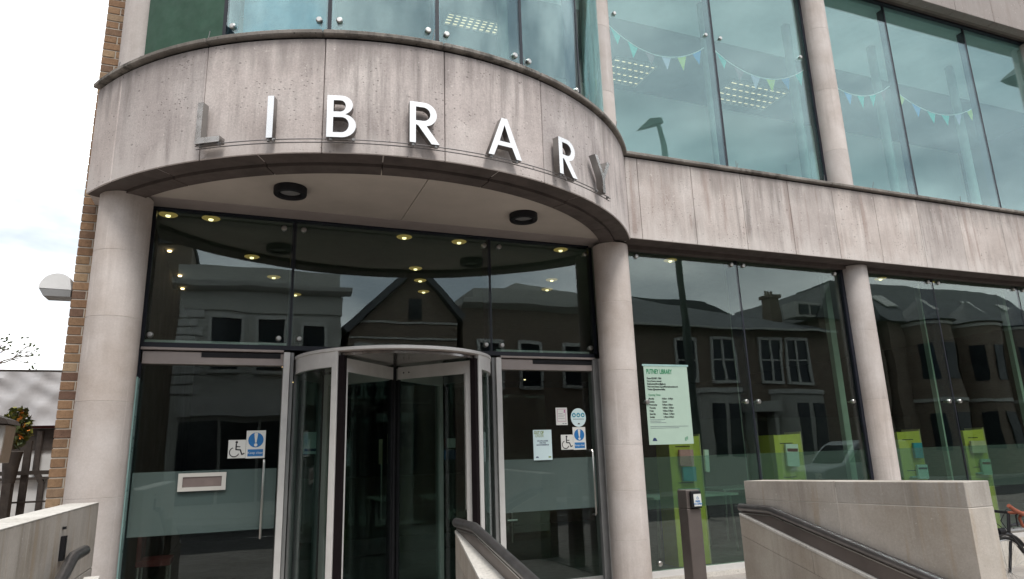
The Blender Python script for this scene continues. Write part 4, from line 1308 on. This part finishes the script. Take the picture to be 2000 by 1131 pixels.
# wrinkled sheet
tm = MB()
nx, nz = 46, 16
vv, ff = [], []
for j in range(nz + 1):
    for i in range(nx + 1):
        u, w = i / nx, j / nz
        d = .03 * abs(math.sin(6 * u + 9 * w)) + .04 * abs(math.sin(5 * w - 13 * u + 1 + math.sin(4 * u))) + .015 * math.sin(31 * u + 14 * w * w) + random.uniform(-.004, .004)
        vv.append((-10.4 + 3.15 * u, 11.72 + d, 2.52 + 1.27 * w))
for j in range(nz):
    for i in range(nx):
        a = j * (nx + 1) + i
        ff.append((a, a + 1, a + nx + 2, a + nx + 1))
k0 = len(vv)
vv += [(x, y + .02, z) for x, y, z in vv]
ff += [tuple(i + k0 for i in q[::-1]) for q in ff]
tag(build('sheeting', MB().add(vv, ff), 'tarpaulin', None, (-8.2, 11.7, 2.5)), 'crumpled silver grey plastic sheeting hung on the building behind', 'sheeting')
# louvred unit
t = thing('air_conditioning_unit', 'grey louvred air conditioning unit at the left edge of the photo', 'air conditioner', (-7.6, 4.4, 1.2))
def rot(mb, c, a):
    cs, sn = math.cos(a), math.sin(a)
    mb.v = [(c[0] + (x - c[0]) * cs - (z - c[2]) * sn, y, c[2] + (x - c[0]) * sn + (z - c[2]) * cs) for x, y, z in mb.v]
    return mb
c0 = (-7.65, 4.4, 1.9)
build('case', rot(MB().box(-8.2, -7.48, 4.42, 4.9, 1.62, 2.16), c0, -.06), 'louvre_grey', t, bevel=.01)
for i in range(9):
    build('louvre', rot(MB().prism([(4.40, 1.66 + i * .05), (4.35, 1.675 + i * .05), (4.35, 1.685 + i * .05), (4.41, 1.69 + i * .05)], 'x', -8.18, -7.58), c0, -.06), 'louvre_grey', t)
build('hood', rot(MB().prism([(-8.25, 2.18), (-7.43, 2.17), (-7.48, 2.24), (-7.8, 2.34), (-8.25, 2.40)], 'y', 4.3, 4.9), c0, -.06), 'timber_dark', t)
build('stand', MB().box(-7.75, -7.67, 4.5, 4.6, -.35, 1.65).box(-8.1, -8.0, 4.5, 4.6, -.35, 1.65), 'timber_dark', t)
# fence
t = thing('wooden_fence', 'dark rail fence with short posts in front of the white building', 'fence', (-8, 7, -.35))
for x in (-9.0, -8.4, -7.78, -7.15):
    build('post', MB().box(x - .05, x + .05, 6.95, 7.05, -.35, 2.0 if abs(x + 7.78) < .1 else 1.62), 'timber_dark', t)
for z in (.95, 1.42): build('rail', MB().box(-9.1, -7.05, 6.90, 6.945, z, z + (.07 if z > 1 else .03)), 'timber_dark', t)
# shrubs
def bush(name, label, cat, c, r, n, mats, size=.05, stretch=1.0):
    t = thing(name, label, cat, (c[0], c[1], c[2] - r * stretch))
    for m, fr_ in mats:
        mb = MB()
        for i in range(int(n * fr_)):
            while True:
                p = Vector([random.uniform(-1, 1) for _ in range(3)])
                if p.length < 1 and random.random() < .3 + p.length: break
            q = Vector((c[0] + p.x * r, c[1] + p.y * r, c[2] + p.z * r * stretch))
            a = Vector([random.uniform(-1, 1) for _ in range(3)]).normalized()
            b = a.cross(Vector((.3, .5, .8))).normalized()
            s = size * random.uniform(.6, 1.4)
            mb.quad(q - a * s, q - b * s * .5, q + a * s, q + b * s * .5)
        build('foliage' if 'leaf' in m else 'flowers', mb, m, t, flat=True)
    mb = MB()
    for i in range(7):
        e = Vector((random.uniform(-.6, .6) * r, random.uniform(-.6, .6) * r, random.uniform(0, .8) * r * stretch))
        mb.tube([(c[0], c[1], c[2] - r * stretch), (c[0] + e.x * .4, c[1] + e.y * .4, c[2] - .3 * r), (c[0] + e.x, c[1] + e.y, c[2] + e.z)], [.03, .02, .008], 5)
    build('stems', mb, 'bark', t)
    return t
bush('flowering_shrub', 'orange and green flowering shrub beside the louvred unit', 'shrub', (-7.80, 6.2, 2.2), .22, 600, (('leaf', .5), ('leaf_bright', .46), ('flower_orange', .04)), .055, 1.6)
tag(build('planter', MB().lathe([(.09, 1.3), (.12, 1.6), (.15, 1.80), (.12, 1.80)], (-7.80, 6.2, 0), 16), 'timber_dark', None, (-7.80, 6.2, 1.3)), 'dark planter holding the orange flowering shrub', 'planter')
tag(build('planter_stand', MB().box(-7.86, -7.74, 6.1, 6.3, -.35, 1.3), 'timber_dark', None, (-7.80, 6.2, -.35)), 'dark timber plinth under the planter with the orange shrub', 'plinth')
# distant tree at left edge
t = thing('bare_tree', 'sparse grey-green tree reaching in from the left edge of the sky', 'tree', (-15.6, 24, -.35))
mb = MB()
mb.tube([(-15.6, 24, -.35), (-15.5, 24, 2.0), (-15.3, 24, 3.6), (-15.1, 24, 4.6)], [.35, .28, .18, .08], 8)
build('trunk', mb, 'bark', t)
tw, lv = MB(), MB()
def branch(p, d, l, r, dep):
    q = p + d * l
    tw.tube([tuple(p), tuple((p + q) / 2 + Vector((random.uniform(-.1, .1) * l, random.uniform(-.1, .1) * l, random.uniform(-.05, .08) * l))), tuple(q)], [r, r * .8, r * .6], 4)
    if dep == 0:
        for _ in range(1):
            a = q + Vector([random.uniform(-.3, .3) for _ in range(3)])
            u = Vector([random.uniform(-1, 1) for _ in range(3)]).normalized() * .09
            w = u.cross(Vector((.1, .9, .4))).normalized() * .045
            lv.quad(a - u, a - w, a + u, a + w)
        return
    for _ in range(3 if dep > 1 else 4):
        nd = (d + Vector((random.uniform(-.75, .85), random.uniform(-.7, .7), random.uniform(-.45, .45)))).normalized()
        branch(q, nd, l * random.uniform(.55, .8), r * .6, dep - 1)
for z, dx, dz in ((2.4, .9, .15), (2.9, .9, .25), (3.4, .8, .2), (3.8, .6, .3), (2.6, -.8, .3), (3.8, -.6, .4), (4.4, .3, .4)):
    branch(Vector((-14.7, 24, z - .35)), Vector((dx, random.uniform(-.5, .5), dz)).normalized(), 1.15, .09, 4)
stuffed(build('branches', tw, 'bark', t))
build('crown', lv, 'leaf', t, flat=True)

# ------------------------------------------------------------------ the other side of the street (seen mirrored in the glass)
YH = -20.0
def window(parent, x0, x1, z0, z1, y=YH, bars=1, surround='white_paint'):
    w = build('window', MB().box(x0 - .13, x0, y, y + .10, z0 - .12, z1 + .14).box(x1, x1 + .13, y, y + .10, z0 - .12, z1 + .14).box(x0, x1, y, y + .12, z1, z1 + .16).box(x0, x1, y, y + .16, z0 - .14, z0), surround, parent)
    build('pane', MB().box(x0, x1, y + .001, y + .02, z0, z1), 'window_dark', w)
    zm = (z0 + z1) / 2
    s = MB().box(x0, x1, y + .02, y + .05, zm - .035, zm + .035)
    for i in range(1, bars + 1):
        if bars > 1: 
            xx = x0 + (x1 - x0) * i / (bars)
            if i < bars: s.box(xx - .06, xx + .06, y + .021, y + .09, z0, z1)
    build('sash', s, 'white_paint', w)
# tall dark block at the left
t = thing('dark_office_block', 'tall dark brick block across the street, mirrored at the left of the entrance glass', 'building', (-14, -27, -.35))
build('wall', MB().box(-26, -7.0, -36, -25.6, -.35, 11.35), 'house_brick', t)
build('parapet', MB().box(-26.1, -6.9, -36, -25.5, 11.36, 11.6), 'dark_block', t)
for i in range(3):
    for j in range(3): window(t, -10.2 - i * 3, -8.6 - i * 3, 1.4 + j * 3.3, 3.4 + j * 3.3, -25.6, surround='dark_block')
# white stucco building
t = thing('stucco_building', 'white stucco building with heavy cornice across the street, mirrored over the left door', 'building', (-4, -22, -.35))
build('wall', MB().box(-6.75, -.75, -30, YH, -.35, 8.0), 'stucco', t)
build('frieze', MB().box(-6.8, -.7, -30, YH + .08, 7.2, 7.95), 'stucco', t)
build('cornice', MB().prism([(YH, 8.0), (YH + .45, 8.12), (YH + .5, 8.28), (YH, 8.34)], 'x', -7.05, -.42), 'white_paint', t)
build('parapet', MB().box(-6.9, -.85, -30, YH + .05, 8.35, 8.95), 'stucco', t)
for i in range(9): build('quoin', MB().box(-6.78, -6.05 if i % 2 else -5.85, YH, YH + .07, 4.0 + i * .36, 4.32 + i * .36), 'white_paint', t, bevel=.02)
window(t, -5.55, -4.55, 4.9, 6.9)
window(t, -3.9, -2.95, 4.9, 6.95)
window(t, -2.2, -1.4, 4.9, 6.7)
build('shopfront', MB().box(-6.5, -1, YH, YH + .25, 3.2, 3.9), 'white_paint', t)
for i in range(4): build('shop_window', MB().box(-6.4 + i * 1.4, -5.1 + i * 1.4, YH + .001, YH + .04, .1, 3.0), 'window_dark', t)
# gabled brick house
t = thing('gabled_house', 'dark brick house with steep gable across the street, mirrored over the revolving door', 'building', (2.2, -22, -.35))
build('wall', MB().prism([(-.45, -.35), (4.1, -.35), (4.1, 7.3), (2.25, 9.35), (-.1, 6.9), (-.45, 6.9)], 'y', -30, YH), 'house_brick', t, smooth=False)
build('roof', MB().prism([(-.75, 6.75), (2.25, 9.62), (2.25, 9.30), (-.55, 6.55)], 'y', -30, YH + .35).prism([(2.25, 9.62), (4.45, 7.45), (4.3, 7.2), (2.25, 9.30)], 'y', -30, YH + .351), 'slate', t, smooth=False)
build('finial', MB().box(2.12, 2.38, YH + .1, YH + .4, 9.5, 9.75), 'slate', t)
for x in (-.1, .75, 1.6, 2.45, 3.2): window(t, x, x + .55, 4.6, 5.9)
build('attic_window', MB().box(1.95, 2.55, YH + .001, YH + .04, 7.2, 8.1), 'window_dark', t)
for z in (4.2, 6.3, 7.0): build('stone_band', MB().box(-.44, 4.09, YH, YH + .05, z, z + .09), 'stucco', t)
for i in range(5): build('shop_window', MB().box(-.3 + i * .88, .45 + i * .88, YH + .001, YH + .04, .2, 3.2), 'window_dark', t)
build('shop_sign', MB().box(-.4, 4.05, YH, YH + .2, 3.3, 3.9), 'stucco', t)
# plain parapet building
t = thing('parapet_building', 'brown brick building with flat stone parapet across the street, mirrored over the right door', 'building', (8, -22, -.35))
build('wall', MB().box(4.4, 12.2, -30, YH, -.35, 8.0), 'house_brick', t)
build('cornice', MB().prism([(YH, 7.8), (YH + .35, 8.0), (YH + .35, 8.22), (YH, 8.26)], 'x', 4.35, 12.25), 'stucco', t)
build('parapet', MB().box(4.9, 12.1, -30, YH + .02, 8.27, 8.72), 'stucco', t)
build('attic', MB().prism([(6.2, 8.73), (7.0, 9.3), (8.5, 10.15), (10.6, 9.9), (12.0, 9.8), (12.0, 8.73)], 'y', -29, -24), 'stucco', t, smooth=False)
build('attic_window', MB().box(9.6, 11.6, -23.99, -23.95, 9.0, 9.6), 'window_dark', t)
for x in (5.2, 7.0, 9.2, 10.8): window(t, x, x + .9, 4.4, 6.3)
# terrace with hipped roof
t = thing('hipped_house', 'slate-roofed house with white bay windows across the street, mirrored in the right glazing', 'building', (18, -22, -.35))
build('wall', MB().box(12.6, 24.6, -29, YH, -.35, 7.3), 'house_brick', t)
build('roof', MB().add([(12.3, YH + .4, 7.35), (24.9, YH + .4, 7.35), (24.9, -29, 7.35), (12.3, -29, 7.35), (14.6, -24, 9.75), (20.0, -24, 9.75), (20.0, -26, 9.75), (14.6, -26, 9.75), (23.9, -24.2, 8.5)],
      [(0, 1, 8, 5, 4), (1, 2, 6, 5, 8), (2, 3, 7, 6), (3, 0, 4, 7), (4, 5, 6, 7), (0, 3, 2, 1)]), 'slate', t, smooth=False)
build('gutter', MB().box(12.3, 24.9, YH + .38, YH + .5, 7.24, 7.34), 'white_paint', t)
build('chimney', MB().box(23.5, 24.2, -23.4, -22.6, 7.6, 9.9).box(23.4, 24.3, -23.5, -22.5, 9.9, 10.1), 'house_brick', t)
for i in range(3): build('chimney_pot', MB().lathe([(.09, 10.1), (.07, 10.4)], (23.6 + .23 * i, -23, 0), 8), 'house_brick', t)
window(t, 15.0, 16.0, 4.7, 6.6)
window(t, 17.1, 18.3, 4.7, 6.7, bars=2)
window(t, 20.0, 21.3, 4.7, 6.8, bars=2)
window(t, 21.8, 23.1, 4.7, 6.8, bars=2)
for x0 in (15.3, 20.4):
    build('bay', MB().prism([(x0, YH), (x0 + .7, YH + .9), (x0 + 2.4, YH + .9), (x0 + 3.1, YH)], 'z', -.35, 4.0), 'stucco', t, smooth=False)
    build('bay_cornice', MB().prism([(x0 - .1, YH), (x0 + .65, YH + 1.0), (x0 + 2.45, YH + 1.0), (x0 + 3.2, YH)], 'z', 4.01, 4.25), 'white_paint', t, smooth=False)
    for a in (x0 + .8, x0 + 1.7): build('bay_window', MB().box(a, a + .65, YH + .902, YH + .93, 1.1, 3.5), 'window_dark', t)
build('porch', MB().box(18.6, 18.8, YH, YH + .6, -.35, 3.1).box(20.0, 20.2, YH, YH + .6, -.35, 3.1).box(18.5, 20.3, YH, YH + .8, 3.101, 3.6), 'stucco', t)
build('door', MB().box(18.9, 19.9, YH + .002, YH + .05, -.3, 2.7), 'timber_dark', t)
# next house with dormer
t = thing('dormer_house', 'dark brick house with white dormer across the street, mirrored beside the right column', 'building', (26.5, -22, -.35))
build('wall', MB().box(24.7, 29.0, -29, YH - .3, -.35, 8.2), 'house_brick', t)
build('roof', MB().prism([(24.4, 8.2), (29.2, 8.2), (28.4, 10.3), (25.6, 10.2)], 'y', -28, YH - .1), 'slate', t, smooth=False)
build('dormer', MB().box(23.0, 26.8, YH - 1.2, YH - .25, 8.25, 9.1), 'stucco', t)
for i in range(4): build('dormer_window', MB().box(23.2 + i * .9, 23.9 + i * .9, YH - .248, YH - .2, 8.4, 8.95), 'window_dark', t)
# bay fronted house
t = thing('bay_house', 'brick house with round bays and skylights across the street, mirrored at the far right', 'building', (36, -22, -.35))
build('wall', MB().box(29.3, 44, -30, YH, -.35, 8.2), 'house_brick', t)
build('roof', MB().prism([(YH + .4, 8.2), (YH - 3.2, 11.3), (YH - 6, 11.3), (-30, 8.2)], 'x', 29.0, 44.2), 'slate', t, smooth=False)
for cx in (32, 36, 40.5):
    b = build('bay', MB().arc(.05, 1.5, 90, 270, -.35, 8.15, (cx, YH), 16), 'house_brick', t)
    build('bay_roof', MB().lathe([(1.75, 8.16), (.05, 9.6)], (cx, YH, 0), 20), 'slate', t)
    for a in (130, 180, 230):
        q = (cx + 1.5 * math.sin(R_(a)), YH - 1.5 * math.cos(R_(a)))
        for z in (1.0, 4.8):
            wv = MB().box(-.38, .38, 0, .05, z, z + 2.0)
            cs, sn = math.cos(R_(a + 180)), math.sin(R_(a + 180))
            wv.v = [(q[0] + x * cs + y * sn, q[1] - (-x * sn) * 1 + y * abs(cs), zz) for x, y, zz in wv.v]
            build('bay_window', wv, 'window_dark', t)
    for z in (3.6, 7.9): build('stone_band', MB().arc(1.4, 1.58, 90, 270, z, z + .18, (cx, YH), 16), 'stucco', t)
for x in (30.5, 34, 38, 41.5):
    build('skylight', MB().add([(x, YH - .75, 9.25), (x + .9, YH - .75, 9.25), (x + .9, YH - 1.7, 10.07), (x, YH - 1.7, 10.07), (x, YH - .72, 9.30), (x + .9, YH - .72, 9.30), (x + .9, YH - 1.67, 10.12), (x, YH - 1.67, 10.12)],
          [(0, 1, 2, 3), (4, 5, 6, 7), (0, 1, 5, 4), (1, 2, 6, 5), (2, 3, 7, 6), (3, 0, 4, 7)]), 'white_paint', t)
# ornate tower
t = thing('neighbour_building', 'dark Victorian corner building with deep stepped cornices, mirrored in the top right window', 'building', (20, 0, -.35))
build('shop_storey', MB().box(15.700, 28, -4.1, 12, -.35, 5.0), 'dark_block', t)
build('shop_cornice', MB().box(15.350, 28, -4.25, 12, 5.01, 5.25).box(15.500, 28, -4.2, 12, 4.75, 5.0), 'dark_block', t, bevel=.05)
build('upper_storeys', MB().box(17.320, 28, -4.0, 12, 5.26, 10.9), 'dark_block', t)
build('string_course', MB().box(17.100, 28, -4.1, 12, 10.905, 11.3), 'dark_block', t, bevel=.12)
build('bracket', MB().prism([(-4.05, 11.31), (-3.0, 11.31), (-3.0, 11.7), (-4.25, 11.7)], 'x', 17.050, 18), 'dark_block', t, bevel=.05)
build('cornice', MB().add([(16.950, -4.2, 11.71), (28, -4.2, 11.71), (28, 12, 11.71), (16.950, 12, 11.71), (16.550, -4.5, 12.05), (28, -4.5, 12.05), (28, 12, 12.05), (16.550, 12, 12.05), (17.100, -4.1, 12.6), (28, -4.1, 12.6), (28, 12, 12.6), (17.100, 12, 12.6)],
      [(0, 3, 2, 1), (0, 1, 5, 4), (1, 2, 6, 5), (2, 3, 7, 6), (3, 0, 4, 7), (4, 5, 9, 8), (5, 6, 10, 9), (6, 7, 11, 10), (7, 4, 8, 11), (8, 9, 10, 11)]), 'dark_block', t, smooth=False)
build('chimney', MB().box(17.550, 18.2, -3.8, -2.6, 12.61, 13.2).box(17.350, 18.4, -4.0, -2.4, 13.2, 13.5), 'dark_block', t, bevel=.06)
for y in (-2.6, .4, 3.4): build('window', MB().box(17.290, 17.319, y, y + 1.1, 6.6, 9.2), 'window_dark', t)
t = thing('added_reflection_house', 'unseen tall brick house added left of the library to darken the steel letter L', 'building', (-20, 0, -.35))  # out-of-view house, added and raised so the steel L mirrors something dark
build('wall', MB().box(-27, -15, -7, 6, -.35, 12.5), 'house_brick', t)
build('roof', MB().prism([(-27.3, 12.5), (-14.7, 12.5), (-21, 16)], 'y', -7.3, 6.3), 'slate', t, smooth=False)
for y in (-5.5, -2, 1.5):
    for z in (1.2, 4.6, 7.8, 10.3): build('window', MB().box(-15.0, -14.96, y, y + 1.2, z, z + 1.8), 'window_dark', t)
# more of the row beyond, so the street goes on
for i, (x0, x1, h) in enumerate(((-50, -38, 8.5), (-38, -26.5, 9.5), (52.5, 66, 9), (66, 80, 8))):
    t = thing('terrace_house', ['low brick terrace house at the far left end of the street', 'brick terrace house next to the dark block', 'brick terrace house past the bay-fronted house', 'brick terrace house at the far right end of the street'][i], 'building', ((x0 + x1) / 2, -25, -.35))
    build('wall', MB().box(x0 + .05, x1 - .05, -30, YH, -.35, h), 'house_brick', t)
    build('roof', MB().prism([(YH + .3, h), (-25, h + 2.5), (-30.2, h)], 'x', x0, x1), 'slate', t, smooth=False)
    for j in range(4):
        window(t, x0 + 1 + j * 2.7, x0 + 2.2 + j * 2.7, 1, 3)
        window(t, x0 + 1 + j * 2.7, x0 + 2.2 + j * 2.7, 4.7, 6.7)
# street lamp
t = thing('street_lamp', 'tall street lamp on the pavement, mirrored in the upper glazing', 'street lamp', (7.45, -9.0, -.35))
build('column', MB().tube([(7.62, -9, -.35), (7.58, -9, 5), (7.36, -9, 10.6), (7.28, -9, 11.2), (7.21, -9, 11.37)], [.13, .11, .085, .08, .07], 12), 'lamp_grey', t)
hp = MB()
hp.add([(7.37, -9.13, 11.39), (7.37, -8.87, 11.39), (6.95, -8.82, 11.25), (6.47, -8.93, 11.03), (6.47, -9.07, 11.03), (6.95, -9.18, 11.25), (7.3, -9.1, 11.57), (7.3, -8.9, 11.57), (6.85, -8.92, 11.47), (6.85, -9.08, 11.47)],
       [(0, 1, 2, 5), (5, 2, 3, 4), (0, 6, 7, 1), (6, 9, 8, 7), (9, 4, 3, 8), (1, 7, 8, 2), (2, 8, 3), (0, 5, 9, 6), (5, 4, 9)])
build('lantern', hp, 'lamp_grey', t)
# parked van
vn = thing('parked_van', 'small silver van parked across the street, mirrored beside the right column', 'van', (19, -14.5, -.47))
bx, by, bz = 16.6, -15.3, -.47
prof = [(0, .35), (0, 1.0), (.25, 1.12), (1.15, 1.25), (1.9, 1.95), (2.3, 2.08), (4.7, 2.05), (4.85, 1.9), (4.9, .35)]
build('body', MB().prism([(bx + a, bz + b) for a, b in prof], 'y', by, by + 1.75), 'van_paint', vn, bevel=.05)
build('side_window', MB().prism([(bx + 1.4, bz + 1.28), (bx + 2.6, bz + 1.28), (bx + 2.6, bz + 1.88), (bx + 2.1, bz + 1.88)], 'y', by + 1.751, by + 1.77), 'window_dark', vn, smooth=False)
build('windscreen', MB().add([(bx + 1.13, by + .15, bz + 1.29), (bx + 1.13, by + 1.6, bz + 1.29), (bx + 1.82, by + 1.55, bz + 1.93), (bx + 1.82, by + .2, bz + 1.93), (bx + 1.2, by + .15, bz + 1.25), (bx + 1.2, by + 1.6, bz + 1.25), (bx + 1.9, by + 1.55, bz + 1.9), (bx + 1.9, by + .2, bz + 1.9)], [(0, 1, 2, 3), (7, 6, 5, 4), (0, 4, 5, 1), (1, 5, 6, 2), (2, 6, 7, 3), (3, 7, 4, 0)]), 'window_dark', vn, smooth=False)
for wx in (.95, 3.95):
    for wy in (by - .02, by + 1.55):
        w = build('wheel', MB().lathe([(.0, 0), (.20, .0), (.32, .02), (.33, .11), (.32, .22), (0, .22)], (bx + wx, wy, bz + .33), 24, 'y'), 'tyre', vn)
        build('hub', MB().lathe([(0, -.01 if wy < by else .23), (.19, 0 if wy < by else .221)], (bx + wx, wy, bz + .33), 16, 'y'), 'steel', w)
for wy in (by + .1, by + 1.4): build('headlight', MB().box(bx - .02, bx + .05, wy, wy + .25, bz + .72, bz + .92), 'paper_white', vn)
